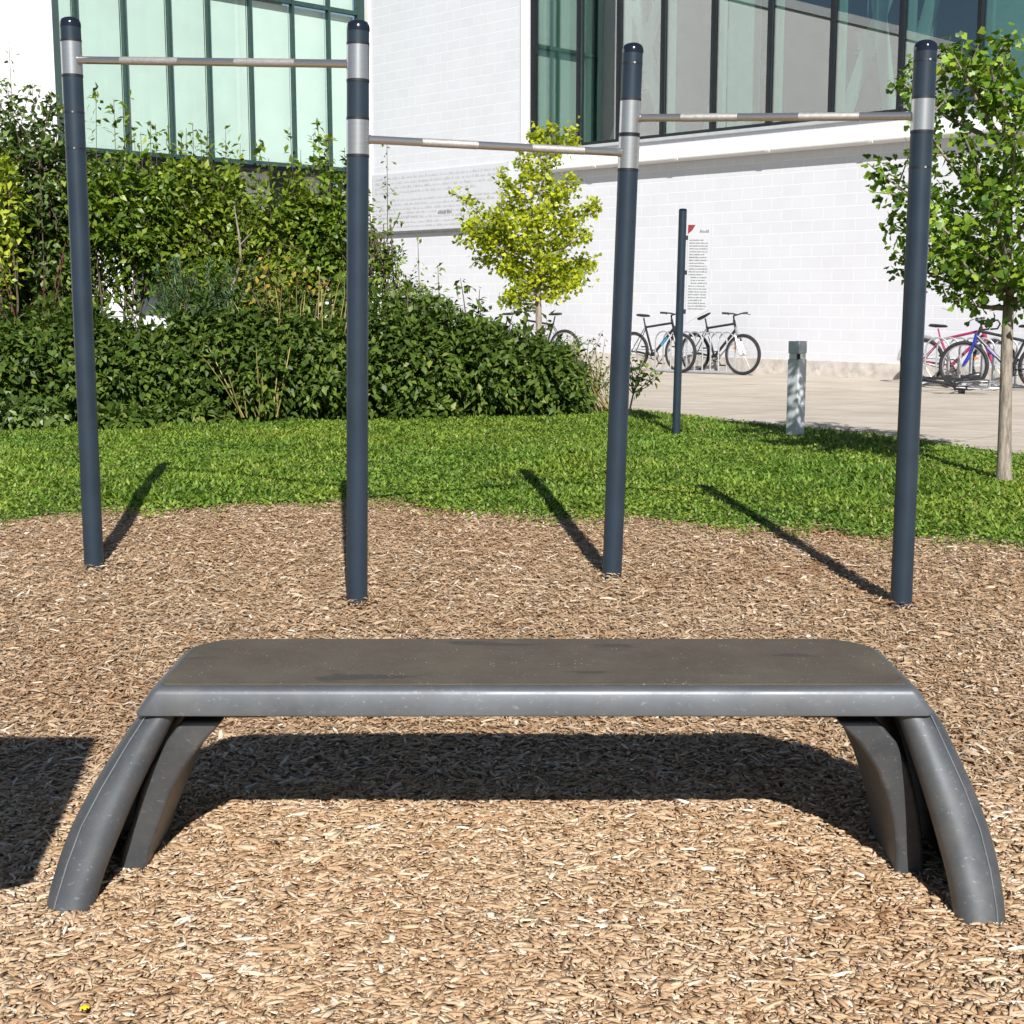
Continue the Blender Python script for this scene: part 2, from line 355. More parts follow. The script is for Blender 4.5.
# pavement: strip from the lawn edge to the foot of the wall
th = math.radians(-46.); E2 = Vector((math.cos(th), math.sin(th), 0)); NIN = Vector((-E2.y, E2.x, 0))    # along wall, into wall
A0 = at_z(774, 374.5, .328)
def u_px(px, O):
    d = ray(px, 297)[:2]; s = np.linalg.solve(np.array([[d[0], -E2.x], [d[1], -E2.y]]), np.array([O[0], O[1]])); return s[1]
COR = A0 + E2*u_px(370, A0); COR.z = .328
def U(px): return u_px(px, COR)
def Zw(px, py):                 # height on the wall plane at a pixel
    P = COR + E2*U(px); return at_y(px, py, P.y).z if False else CAMZ + ray(px, py)[2]*(P.y/ray(px, py)[1])
pa = gp(640, 412); pb = gp(1024, 455)
pd = (pb-pa).normalized()
PV = []; nu = 40; nv = 10
def pave_near(t): return pa + pd*t
for i in range(nu+1):
    t = -9 + 26*i/nu
    p = pave_near(t); w = COR + E2*(t+9+.3)*1.0 + Vector((0, 0, 0))
    w = w + NIN*.3
    for j in range(nv+1):
        q = p.lerp(w, j/nv); PV.append((q.x, q.y, g(q.y)+.008))
PF = [(i*(nv+1)+j, (i+1)*(nv+1)+j, (i+1)*(nv+1)+j+1, i*(nv+1)+j+1) for i in range(nu) for j in range(nv)]
tag(np_mesh('pavement', np.array(PV), [np.array(PF)], M['pave']), kind='structure')
def left_of_pave(x, y): return (x-pa.x)*pd.y - (y-pa.y)*pd.x     # >0 on lawn side?
SGN = 1 if left_of_pave(0, 10) > 0 else -1

# ------------------------------------------------------------------ wood chips (loose, uncountable)
def chip_field():
    def area(y0, y1, n, mar):
        y = rng.uniform(y0, y1, n*2); hw = .372*y+mar; keep = rng.uniform(0, 1, n*2) < hw/hw.max(); y = y[keep][:n]; hw = hw[keep][:n]
        return rng.uniform(-1, 1, len(y))*hw, y
    parts = []
    for (y0, y1, n, mar, s0, thick, tl_) in ((2.0, 4.2, 165000, 1.6, 1.0, True, 1.), (4.2, 6.2, 175000, 1.9, .98, False, 1.35), (6.2, 9.8, 200000, 2.2, 1.06, False, 1.4)):
        x, y = area(y0, y1, n, mar)
        k = y < edgev(x)+.06+np.abs(rng.normal(0, .16, len(x))); x = x[k]; y = y[k]; n = len(x)
        z = gv(y)+und(x, y)+rng.uniform(-.010, .006, n)
        for fp in ((94, 565), (357, 600), (612, 573), (901, 602)):
            q = gp(*fp); z += .028*np.exp(-((x-q.x)**2+(y-q.y)**2)/.012)*rng.uniform(.5, 1, n)
        a = rng.uniform(0, 2*PI, n); D = np.stack([np.cos(a), np.sin(a), rng.normal(0, .13*tl_, n)], 1)
        N = np.stack([rng.normal(0, .20*tl_, n), rng.normal(0, .20*tl_, n), np.ones(n)], 1)
        S = np.clip(rng.lognormal(math.log(.0245), .58, n), .006, .085)*s0
        W = np.clip(rng.lognormal(math.log(.0072), .48, n), .0025, .019)*s0
        c = rng.uniform(-.10, .12, n)
        if thick:
            T = np.array([(-.5, -.12, 0), (-.15, -.5, .03), (.5, -.26, -.02), (.40, .16, -.01), (.08, .5, .03), (-.38, .34, 0),
                          (-.5, -.12, -.08), (-.15, -.5, -.06), (.5, -.26, -.1), (.40, .16, -.09), (.08, .5, -.06), (-.38, .34, -.08)])
            F = [[(0, 1, 4, 5), (1, 2, 3, 4), (0, 6, 7, 1), (1, 7, 8, 2), (2, 8, 9, 3), (3, 9, 10, 4), (4, 10, 11, 5), (5, 11, 6, 0)]]
        else:
            T = np.array([(-.5, -.34, 0), (0., -.5, .07), (.5, -.26, 0), (.45, .3, 0), (.02, .5, .07), (-.46, .36, 0)])
            F = [[(0, 1, 4, 5), (1, 2, 3, 4)]]
        parts.append(scatter(T, F, np.stack([x, y, z], 1), D, N, S, W))
    V = np.concatenate([p[0] for p in parts]); off = np.cumsum([0]+[len(p[0]) for p in parts])
    Fs = [f+off[i] for i, p in enumerate(parts) for f in p[1]]
    o = np_mesh('wood_chips', V, Fs, M['chips'])
    tag(o, 'loose tan wood chips covering the play area ground', 'wood chips', kind='stuff')
chip_field()

# ------------------------------------------------------------------ grass
def hedge_front(x): return np.interp(x, [-9, -5.2, -3, -1, .6, 1.2], [13.7, 13.85, 14.2, 14.6, 15.0, 15.3])
def grass_field():
    n = 560000
    y = rng.uniform(6.4, 17.0, n); x = rng.uniform(-1, 1, n)*(.372*y+2.6)
    k = (y > edgev(x)+.05+rng.normal(0, .10, n)*(1+.8*np.sin(9*x)*np.sin(4*x+1))-.30*(rng.uniform(0, 1, n) < .05)) & (SGN*left_of_pave(x, y) > rng.normal(-.05, .07, n)) & ((y < hedge_front(x)+.5) | (x > 1.1))
    k &= ~((np.sin(2.1*x+1)*np.sin(2.7*y) > .86) & (rng.uniform(0, 1, n) < .6))
    x = x[k]; y = y[k]; n = len(x)
    near = np.clip((y-edgev(x))/.5, .35, 1)
    z = gv(y)-.004
    a = rng.uniform(0, 2*PI, n); lean = rng.uniform(.4, 2.2, n)
    D = np.stack([np.cos(a)*lean, np.sin(a)*lean, np.ones(n)], 1)
    N = np.stack([-np.cos(a), -np.sin(a), lean], 1)+rng.normal(0, .35, (n, 3))
    patch = .75+.35*(np.sin(1.9*x+.6*y)*np.sin(1.3*y-.8*x)+.4*np.sin(4.1*x+3.3*y))
    S = rng.uniform(.034, .080, n)*near*np.clip(patch, .5, 1.2); W = rng.uniform(.010, .023, n)
    T = np.array([(0, -.3, 0), (0, .3, 0), (.45, .5, .02), (.45, -.5, .02), (1, 0, -.16)])
    V, F = scatter(T, [[(0, 3, 2, 1)], [(3, 4, 2)]], np.stack([x, y, z], 1), D, N, S, W)
    o = np_mesh('grass', V, F, M['grass'])
    tag(o, 'short green weedy grass of the lawn strip', 'grass', kind='stuff')
grass_field()

# ------------------------------------------------------------------ plants
LEAF = np.array([(0, 0, 0), (.42, .27, .05), (.42, -.27, .05), (.5, 0, 0), (1, 0, -.14)]); LEAF_F = [[(0, 3, 1), (0, 2, 3), (1, 3, 4), (3, 2, 4)]]
FAN = np.array([(0, 0, 0), (.62, .52, .07), (.95, .30, 0), (.82, 0, .05), (.95, -.30, 0), (.62, -.52, .07)]); FAN_F = [[(0, 2, 1), (0, 3, 2), (0, 4, 3), (0, 5, 4)]]
def leaves(name, m, parent, P, OUT, s0, s1, T=LEAF, F=LEAF_F, droop=.3, upw=.7, wide=1.):
    n = len(P); OUT = OUT/(np.linalg.norm(OUT, axis=1, keepdims=True)+1e-9)
    D = OUT*.7+rng.normal(0, .65, (n, 3)); D[:, 2] -= droop
    N = OUT*.6+rng.normal(0, .45, (n, 3)); N[:, 2] += upw
    S = rng.uniform(s0, s1, n)
    V, Fs = scatter(T, F, P, D, N, S, S*wide)
    return np_mesh(name, V, Fs, m, parent)
def sprig_pts(base, tip, n, spread):
    t = rng.uniform(.05, 1, n)[:, None]; b = np.array(base); e = np.array(tip)
    mid = (b+e)/2+np.array([0, 0, .06*np.linalg.norm(e-b)])
    P = (1-t)**2*b+2*t*(1-t)*mid+t*t*e
    off = rng.normal(0, 1, (n, 3))*spread*(1.15-t*.8)
    return P+off, off+np.array([0, 0, .02])
def bush(name, label, group, loc, lobes, n, size, m, sprigs=(), stems=6, dens=1., shell=.16, wide=1., holes=.0):
    """lobes: (dx,dy,dz,rx,ry,rz); sprigs: (base, tip, n)"""
    r = empty(name, loc, 0, label, 'shrub', group)
    w = np.array([l[3]*l[5]+l[3]*l[4]+l[4]*l[5] for l in lobes]); w = w/w.sum(); P = []; O = []
    for l, wi in zip(lobes, w):
        k = int(n*wi*dens); d = rng.normal(0, 1, (k, 3)); d /= np.linalg.norm(d, axis=1, keepdims=True); d[:, 1] = np.where(rng.uniform(0, 1, k) < .3, -np.abs(d[:, 1]), d[:, 1])
        ph = rng.uniform(0, 6, 3)
        bumpy = 1+.20*np.sin(5*d[:, 0]+ph[0])*np.sin(4*d[:, 2]+ph[1])+.10*np.sin(11*d[:, 0]+7*d[:, 2]+ph[2])
        rr = np.where(rng.uniform(0, 1, k) < .72, 1-np.abs(rng.normal(0, shell, k)), rng.uniform(.3, .95, k))*bumpy
        if holes:
            hk = (np.sin(6.5*d[:, 0]+ph[1])*np.sin(7.1*d[:, 2]+ph[0]) < 1-holes); d = d[hk]; rr = rr[hk]; k = len(d)
        p = np.array(l[:3])+d*rr[:, None]*np.array(l[3:]); P.append(p); O.append(d)
    tw = MB()
    for (b, t, k) in sprigs:
        p, o_ = sprig_pts(b, t, k, .06); P.append(p); O.append(o_)
        mid = Vector(b).lerp(Vector(t), .5)+Vector((0, 0, .06*(Vector(t)-Vector(b)).length))
        tw.tube([b, mid, t], [.008, .006, .003], 5)
    P = np.concatenate(P); O = np.concatenate(O)
    kz = P[:, 2] > .02; P = P[kz]; O = O[kz]
    leaves('foliage', m, r, P, O, size[0], size[1], wide=wide)
    for i in range(stems):
        l = lobes[i % len(lobes)]; bx = random.uniform(-.25, .25); by = random.uniform(-.1, .15)
        q = Vector((l[0]+random.uniform(-.5, .5)*l[3], l[1]+random.uniform(-.3, .3)*l[4], l[2]+l[5]*random.uniform(.1, .7)))
        tw.tube([(bx, by, -.03), Vector((bx, by, 0)).lerp(q, .5)+Vector((random.uniform(-.08, .08), 0, .08)), q], [.022, .016, .006], 6)
    tw.build('stem', M['stem'], r)
    return r

def base_at(px, Y): return at_y(px, 297, Y).x
HG = 'low hedge shrubs along the back of the lawn'
def low(px, Y, w, h, label, n=7000, m='hedge', extra=(), sz=(.065, .120), dep=.75):
    x = base_at(px, Y); lb = [(0, 0, h*.42, w*.5, dep, h*.5), (-w*.32, -.15, h*.36, w*.3, dep*.75, h*.42), (w*.33, -.1, h*.40, w*.32, dep*.8, h*.44), (random.uniform(-.2, .2)*w, .1, h*.62, w*.34, dep*.7, h*.36)]
    sp = []
    for i in range(5):
        bx = random.uniform(-.45, .45)*w; sp.append(((bx, random.uniform(-.2, .3), h*.8), (bx+random.uniform(-.1, .1), random.uniform(-.2, .3), h*random.uniform(1.02, 1.18)), 22))
    return bush('hedge_shrub', label, HG, (x, Y, g(Y)), lb, n, sz, M[m], sp+list(extra))
low(-35, 14.6, 1.35, 1.28, 'dark leafy hedge shrub at the far left edge, left of the leftmost post')
low(62, 14.7, 1.35, 1.26, 'dark leafy hedge shrub behind the leftmost post')
low(142, 14.8, 1.30, 1.06, 'hedge shrub in front of the white wall patch, just right of the leftmost post')
low(222, 15.0, 1.35, 1.36, 'hedge shrub below the feathery plant, midway between the first two posts')
low(300, 15.1, 1.2, 1.22, 'hedge shrub behind the dry grass tuft, left of the second post')
low(372, 15.2, 1.3, 1.32, 'hedge shrub behind the second post')
low(440, 15.4, 1.35, 1.26, 'hedge shrub just right of the second post, below the bare white wall', n=8000)
low(505, 15.6, 1.2, .98, 'low hedge shrub in front of the lime green tree trunk', n=6500)
low(553, 15.7, .62, .70, 'smaller hedge shrub beside the dry shrub at the hedge end', n=3200)
# low ground plants in front of the hedge
def groundclump(px, py, w, h, label, m='hedge', n=900):
    p = gp(px, py)
    return bush('ground_plant', label, 'leafy clumps at the foot of the hedge', p, [(0, 0, h*.3, w*.5, .25, h*.6)], n, (.07, .12), M[m], stems=3)
groundclump(22, 428, .9, .34, 'bright leafy clump at the hedge foot, left of the leftmost post', 'shrub2')
groundclump(118, 430, .6, .25, 'small leafy clump at the hedge foot, right of the leftmost post')
groundclump(185, 424, .7, .28, 'leafy clump at the hedge foot below the feathery plant')
groundclump(425, 419, .8, .30, 'leafy clump at the hedge foot right of the second post')

# dry shrub at the right end of the hedge
def dry_shrub():
    p = gp(598, 410); r = empty('dry_shrub', p, 0, 'sparse half dry shrub with straw coloured stalks at the hedge right end', 'shrub')
    st = MB(); P = []; O = []
    for i in range(46):
        a = random.uniform(-.5, .3); q = Vector((random.uniform(-.45, .22)+a*.3, random.uniform(-.3, .3), random.uniform(.35, .95)))
        b = Vector((random.uniform(-.3, .15), random.uniform(-.15, .15), 0)); st.tube([b, b.lerp(q, .55)+Vector((0, 0, .05)), q], [.006, .005, .002], 4)
        pp, oo = sprig_pts(b.lerp(q, .35), q, 16, .045); P.append(pp); O.append(oo)
    leaves('foliage', M['shrub2'], r, np.concatenate(P), np.concatenate(O), .03, .065)
    st.build('stalks', M['straw'], r)
dry_shrub()
def sapling():
    p = gp(628, 416); r = empty('sapling', p, 0, 'small leafy sapling with a bent stem right of the third post', 'shrub')
    st = MB(); P = []; O = []
    st.tube([(0, 0, -.02), (.05, 0, .22), (.12, 0, .40)], [.012, .010, .006], 6)
    for t in ((-.12, 0, .45), (.22, .05, .56), (.28, -.1, .40), (.02, .1, .62), (.16, -.1, .66), (-.02, -.1, .5), (.34, .05, .47)):
        st.tube([(.05, 0, .24), (t[0]*.6+.03, t[1]*.5, t[2]*.8), t], [.006, .005, .003], 5); pp, oo = sprig_pts((.08, 0, .32), t, 22, .05); P.append(pp); O.append(oo)
    leaves('foliage', M['shrub'], r, np.concatenate(P), np.concatenate(O), .05, .09); st.build('stem', M['bark'], r)
sapling()
# feathery plant, dry grass tuft, red-stemmed twigs
def feathery():
    Y = 15.3; x = base_at(212, Y); r = empty('feathery_plant', (x, Y-.3, g(Y)), 0, 'tall feathery blue green plant rising from the hedge between the first two posts', 'plant')
    P = []; O = []; st = MB()
    for i in range(60):
        b = Vector((random.uniform(-.3, .3), random.uniform(-.15, .2), .8)); t = Vector((b.x*1.9+random.uniform(-.12, .12), b.y, random.uniform(1.15, 1.75)-.4*abs(b.x)))
        st.tube([b, t], [.004, .002], 4); pp, oo = sprig_pts(b, t, 60, .035); P.append(pp); O.append(oo+np.array([0, 0, .05]))
    leaves('foliage', M['feather'], r, np.concatenate(P), np.concatenate(O), .06, .12, wide=.3, droop=-.5, upw=.2); st.tube([(0, 0, 0), (0, 0, .9)], .02, 6); st.build('stem', M['stem'], r)
feathery()
def tuft(name, label, px, Y, y0, h, w, m, n, dz=0.):
    x = base_at(px, Y); r = empty(name, (x, Y, g(Y)), 0, label, 'ornamental grass')
    a = rng.uniform(-1, 1, n); P = np.stack([a*w*.35, rng.normal(0, .08, n), np.full(n, dz)], 1)
    D = np.stack([a*.2+rng.normal(0, .17, n), rng.normal(0, .15, n)-.06, np.ones(n)], 1); N = np.stack([rng.normal(0, .4, n), -np.ones(n), np.full(n, .4)], 1)
    S = rng.uniform(.45, 1, n)*h
    T = np.array([(0, -.5, 0), (0, .5, 0), (.55, .45, .0), (.55, -.45, .0), (.85, .3, -.06), (.85, -.3, -.06), (1, 0, -.16)])
    V, F = scatter(T, [[(0, 3, 2, 1), (3, 5, 4, 2)], [(5, 6, 4)]], P, D, N, S, np.full(n, .011))
    np_mesh('blades', V, F, M[m], r)
tuft('ornamental_grass', 'thin dry straw coloured grass stalks in the hedge left of the second post', 258, 14.5, 0, 1.0, .50, 'straw', 20, .05)
tuft('ornamental_grass', 'upper dry grass tuft behind the hedge left of the second post', 305, 15.0, 0, 1.55, 1.0, 'straw', 60, .1)
def amber():
    Y = 15.0; x = base_at(272, Y); bush('amber_plant', 'yellowing amber plant above the hedge left of the second post', None, (x, Y, g(Y)), [(0, 0, 1.5, .42, .25, .22), (-.12, -.2, 1.25, .2, .15, .18), (.45, .1, 1.42, .2, .15, .1)], 300, (.05, .09), M['amber'], stems=4)
amber()
def redtwigs():
    Y = 15.6; x = base_at(28, Y); r = empty('red_stemmed_shrub', (x, Y, g(Y)), 0, 'red stemmed dark shrub at the far left behind the hedge', 'shrub')
    st = MB(); P = []; O = []
    for i in range(7):
        b = Vector((random.uniform(-.2, .2), 0, 0)); t = Vector((random.uniform(-.6, .6), random.uniform(-.3, .3), random.uniform(1.2, 1.95))); st.tube([b, b.lerp(t, .6)+Vector((0, 0, .1)), t], [.010, .008, .004], 5)
        pp, oo = sprig_pts(b.lerp(t, .55), t, 24, .07); P.append(pp); O.append(oo)
    leaves('foliage', M['hedge'], r, np.concatenate(P), np.concatenate(O), .06, .10); st.build('stem', M['redstem'], r)
redtwigs()

# tall shrubs behind: stems fan out, leaf clusters along each twig
TG = 'tall shrubs in front of the green glass facade'
def tall(px, Y, w, h, label, m='shrub', nb=34, per=120, clear=.9, seed=1, top=(), size=(.075, .125), spread=.15, fill=1.):
    rs = random.Random(seed); x = base_at(px, Y); r = empty('tall_shrub', (x, Y, g(Y)), 0, label, 'shrub', TG)
    P = []; O = []; lim = MB()
    mains = []
    for i in range(6):
        a = 2*PI*i/6+rs.uniform(-.4, .4); t = Vector((math.cos(a)*w*.26, math.sin(a)*w*.2, h*rs.uniform(.62, .85)))
        b = Vector((math.cos(a)*.12, math.sin(a)*.08, -.03)); mid = b.lerp(t, .5)+Vector((math.cos(a)*.06, 0, .12)); lim.tube([b, mid, t], [.018, .012, .006], 6); mains.append((b, mid, t))
    for i in range(nb):
        b, mid, t = mains[i % 6]; s = rs.uniform(.3, 1.); p = mid.lerp(t, s) if s > .45 else b.lerp(mid, .5+s)
        a = rs.uniform(0, 2*PI); zz = clear+(h*.97-clear)*(rs.random()**.75)
        rad = .5*w*math.sqrt(max(.05, 1-((zz-clear)/(h-clear)*1.02-.35)**2/.62))*rs.uniform(.55, 1.0)
        q = Vector((math.cos(a)*rad, math.sin(a)*rad*.75, zz))
        lim.tube([p, p.lerp(q, .5)+Vector((0, 0, .08)), q], [.009, .006, .003], 5)
        pp, oo = sprig_pts(p.lerp(q, .15), q, int(per*fill), spread); P.append(pp); O.append(oo)
    for (dx, z0, z1, k) in top:
        b = Vector((dx, 0, z0)); q = Vector((dx+rs.uniform(-.08, .08), rs.uniform(-.1, .1), z1)); lim.tube([b, q], [.006, .003], 5)
        pp, oo = sprig_pts(b, q, k, .055); P.append(pp); O.append(oo)
    P = np.concatenate(P); O = np.concatenate(O)+np.array([0, -.02, .02])
    leaves('foliage', M[m], r, P, O, size[0], size[1], droop=.2)
    lim.build('stem', M['stem'], r)
    return r
def hz(py, Y): return CAMZ+(297-py)/FPX*Y-.328
M['shrub3'] = foliage('bright_leaf', [(0, (.07, .115, .012)), (.5, (.165, .245, .022)), (.9, (.26, .33, .04)), (1, (.36, .40, .07))], .42, .32)
def raggle(rs, w, h, py, Y, n=7, k=34):
    o = []
    for i in range(n):
        dx = rs.uniform(-.5, .5)*w; o.append((dx, h*.7, hz(py, Y)+rs.uniform(-.12, .30), k))
    return tuple(o)
rr_ = random.Random(77)
tall(18, 16.6, 2.0, hz(74, 16.6), 'airy tall shrub at the far left against the white wall', 'shrub2', 90, 66, .3, 3, ((.05, 2.2, hz(55, 16.6), 30), (-.3, 2.2, hz(78, 16.6), 26), (.3, 2.1, hz(92, 16.6), 26), (.55, 2.0, hz(105, 16.6), 26)), spread=.09)
tall(58, 16.9, 1.25, hz(200, 16.9), 'dark dense shrub behind the leftmost post below the airy one', 'hedge', 66, 80, .2, 4, spread=.12)
tall(8, 17.1, 1.5, hz(215, 17.1), 'dark shrub filling in low behind the airy one at the left edge', 'hedge', 60, 80, .2, 41, spread=.12)
tall(112, 16.8, 1.9, hz(150, 16.8), 'tall shrub right behind the leftmost post with twigs reaching over the glass', 'shrub', 68, 92, 1.75, 5, ((-.15, 1.9, hz(100, 16.8), 46), (.28, 1.9, hz(106, 16.8), 40), (-.5, 1.8, hz(112, 16.8), 34), (.1, 1.7, hz(108, 16.8), 46), (.5, 1.8, hz(128, 16.8), 40), (-.3, 1.7, hz(124, 16.8), 46)), spread=.11)
tall(198, 17.2, 1.8, hz(160, 17.2), 'tall bright shrub midway between the first two posts below the glass', 'shrub3', 74, 92, .9, 8, raggle(rr_, 1.7, 2.6, 150, 17.2), spread=.11)
tall(225, 17.9, 1.7, hz(162, 17.9), 'darker tall shrub set back between the two bright shrubs', 'shrub', 60, 90, .3, 31, raggle(rr_, 1.5, 2.6, 152, 17.9), spread=.12)
tall(268, 17.2, 1.8, hz(172, 17.2), 'tall bright shrub with a bare leaning stem left of the second post', 'shrub3', 68, 92, .5, 9, raggle(rr_, 1.6, 2.5, 158, 17.2), spread=.11)
tall(325, 17.4, 1.4, hz(168, 17.4), 'tall pointed shrub just left of the second post', 'shrub', 62, 88, .4, 10, ((0, 1.8, hz(130, 17.4), 90), (.10, 1.8, hz(142, 17.4), 80), (-.12, 1.8, hz(140, 17.4), 70), (-.3, 1.8, hz(156, 17.4), 50), (.3, 1.8, hz(154, 17.4), 60)), spread=.11)
tall(378, 17.0, .62, hz(175, 17.0), 'narrow pale sprigs of shrub showing right of the second post', 'shrub', 30, 44, .5, 12, ((.12, 1.4, hz(150, 17.), 44),), spread=.08, size=(.05, .09))
tall(418, 16.6, .75, hz(275, 16.6), 'short shrub with thin upright sprigs against the white wall', 'shrub', 30, 48, .4, 14, ((.02, 1.2, hz(240, 16.6), 30), (-.2, 1.2, hz(258, 16.6), 26), (.25, 1.1, hz(266, 16.6), 24)), spread=.08, size=(.05, .08))
tall(2, 15.9, .55, hz(150, 15.9), 'yellow green shrub at the very left edge of the picture', 'viney', 20, 46, 1.2, 21, (), spread=.11)
def bare_stem():
    Y = 16.2; x = base_at(226, Y); r = empty('bare_sapling', (x, Y, g(Y)), 0, 'bare leaning brown stem standing among the tall shrubs', 'sapling')
    a = MB(); p = lambda px, py: Vector((at_y(px, py, Y).x-x, 0, at_y(px, py, Y).z-g(Y)))
    a.tube([p(200, 360), p(228, 298), p(241, 262), p(239, 235), p(234, 205)], [.02, .018, .014, .011, .006], 6); a.tube([p(240, 245), p(252, 232)], [.008, .004], 5); a.build('stem', M['bark'], r)
    pp, oo = sprig_pts(p(239, 235), p(234, 195), 30, .08); leaves('foliage', M['shrub'], r, pp, oo, .05, .09)
bare_stem()

# ------------------------------------------------------------------ trees
def tree(label, base, trunk, limbs, m, leaf, per, subs, seed, rad0, wood, spread=.09, tip=.6):
    """trunk: list of (offset, r). limbs: (height 0..1 along trunk, tip offset)"""
    rs = random.Random(seed); r = empty('young_tree', base, 0, label, 'tree')
    t = MB(); pts = [Vector(p) for p, _ in trunk]; t.tube(pts, [q for _, q in trunk], 10)
    P = []; O = []; lim = MB()
    def along(s):
        s *= len(pts)-1; i = min(int(s), len(pts)-2); return pts[i].lerp(pts[i+1], s-i)
    for (s, tp) in limbs:
        b = along(s); e = Vector(tp); ln = (e-b).length; mid = b.lerp(e, .5)+Vector((0, 0, -.05*ln)); lim.tube([b, b.lerp(mid, .5), mid, mid.lerp(e, .5)+Vector((0, 0, .01*ln)), e], [rad0*.5, rad0*.42, rad0*.32, rad0*.2, rad0*.1], 6)
        k = int(per*ln); pp, oo = sprig_pts(b.lerp(e, .22), e, k, spread); P.append(pp); O.append(oo)
        for j in range(subs):
            f = rs.uniform(.25, .95); p = b.lerp(e, f); d = (e-b).normalized(); q = p+Vector((d.x*.5+rs.uniform(-.7, .7), d.y*.5+rs.uniform(-.7, .7), rs.uniform(-.15, .9))).normalized()*ln*rs.uniform(.22, .5)*(1.1-f*tip)
            lim.tube([p, q], [rad0*.16, rad0*.07], 5); pp, oo = sprig_pts(p, q, int(per*.75*(q-p).length)+6, spread*.9); P.append(pp); O.append(oo)
    lim.build('branch', wood, r); t.build('trunk', wood, r)
    P = np.concatenate(P); O = np.concatenate(O)
    leaves('crown', m, r, P, O, leaf[0], leaf[1], FAN, FAN_F, droop=.35, upw=.45)
    return r
# right tree: trunk at (1004,480)
tb = gp(1004, 480); TY = tb.y
def tl(px, py, dy=0.): q = at_y(px, py, TY); return (q.x-tb.x, dy, q.z-tb.z)
trk = [(tl(1004, 486), .068), (tl(1004, 470), .052), (tl(1005, 420), .045), (tl(1007, 340), .040), (tl(1009, 290), .036), (tl(1008, 200), .028), (tl(1004, 110), .017), (tl(1000, 50), .007)]
rl = random.Random(4); lm = []
for (px, py, s, dy) in ((952, 300, .52, -.1), (905, 262, .56, .15), (885, 225, .58, -.2), (874, 160, .62, .2), (878, 190, .60, -.45), (925, 250, .55, -.5), (900, 110, .68, -.15), (905, 70, .8, .3), (945, 60, .8, -.2), (948, 45, .84, .1), (975, 70, .85, -.3), (1010, 62, .9, .2), (1000, 38, .93, 0),
                        (1040, 290, .54, -.3), (1075, 250, .56, .1), (1095, 200, .6, -.3), (1110, 160, .62, .3), (1085, 110, .7, -.2), (1060, 70, .8, .25), (1120, 230, .58, 0), (985, 270, .56, -.7), (1020, 240, .58, -.75), (960, 200, .6, -.7), (985, 150, .68, -.6), (1030, 170, .64, -.6), (1000, 100, .8, -.45),
                        (970, 250, .56, .7), (1030, 240, .58, .75), (1000, 170, .66, .7), (940, 170, .6, .6), (1050, 150, .7, .6), (930, 215, .57, .1), (945, 140, .66, -.4), (1035, 305, .53, .15)):
    lm.append((s, tl(px, py, dy)))
tree('young tree with fan shaped leaves and a pale trunk beside the paved path', tb, trk, lm, M['ginkgo'], (.036, .068), 112, 4, 5, .045, M['bark'], .075)
# low bare limb near the fork seen against the wall is part of the limbs above
# lime tree in front of the white wall
LY = 18.6; lx = base_at(538, LY)
lb_ = Vector((lx, LY, g(LY)))
def ll(px, py, dy=0.): q = at_y(px, py, LY); return (q.x-lb_.x, dy, q.z-lb_.z)
trk = [((0, 0, -.05), .060), (ll(538, 360), .05), (ll(539, 330), .045), (ll(538, 290), .038), (ll(537, 240), .03), (ll(543, 180), .018), (ll(551, 135), .007)]
lm = [(s, ll(px, py, dy)) for (px, py, s, dy) in ((596, 268, .50, .1), (580, 282, .46, -.2), (592, 258, .52, .3), (470, 235, .56, 0), (466, 200, .60, .2), (462, 222, .58, -.2), (480, 255, .52, .3), (490, 215, .64, -.3), (502, 300, .44, .1), (515, 290, .48, -.3), (500, 175, .72, .1), (520, 160, .78, -.1), (536, 132, .86, .15), (551, 124, .93, 0), (572, 130, .86, .1), (578, 178, .72, 0), (598, 204, .64, .1), (585, 235, .60, -.2), (575, 215, .66, .25),
                                                (560, 190, .74, -.3), (510, 200, .68, .35), (545, 210, .68, -.4), (525, 240, .6, -.45), (550, 260, .54, -.4), (530, 225, .64, .45), (560, 245, .56, .4), (505, 265, .5, -.2), (542, 165, .82, -.15), (528, 275, .5, .2), (556, 290, .47, .1), (490, 240, .56, .1), (565, 262, .54, 0))]
tree('young lime green tree with a pale trunk standing before the white wall', lb_, trk, lm, M['lime'], (.040, .074), 175, 4, 15, .04, M['bark'], .085)

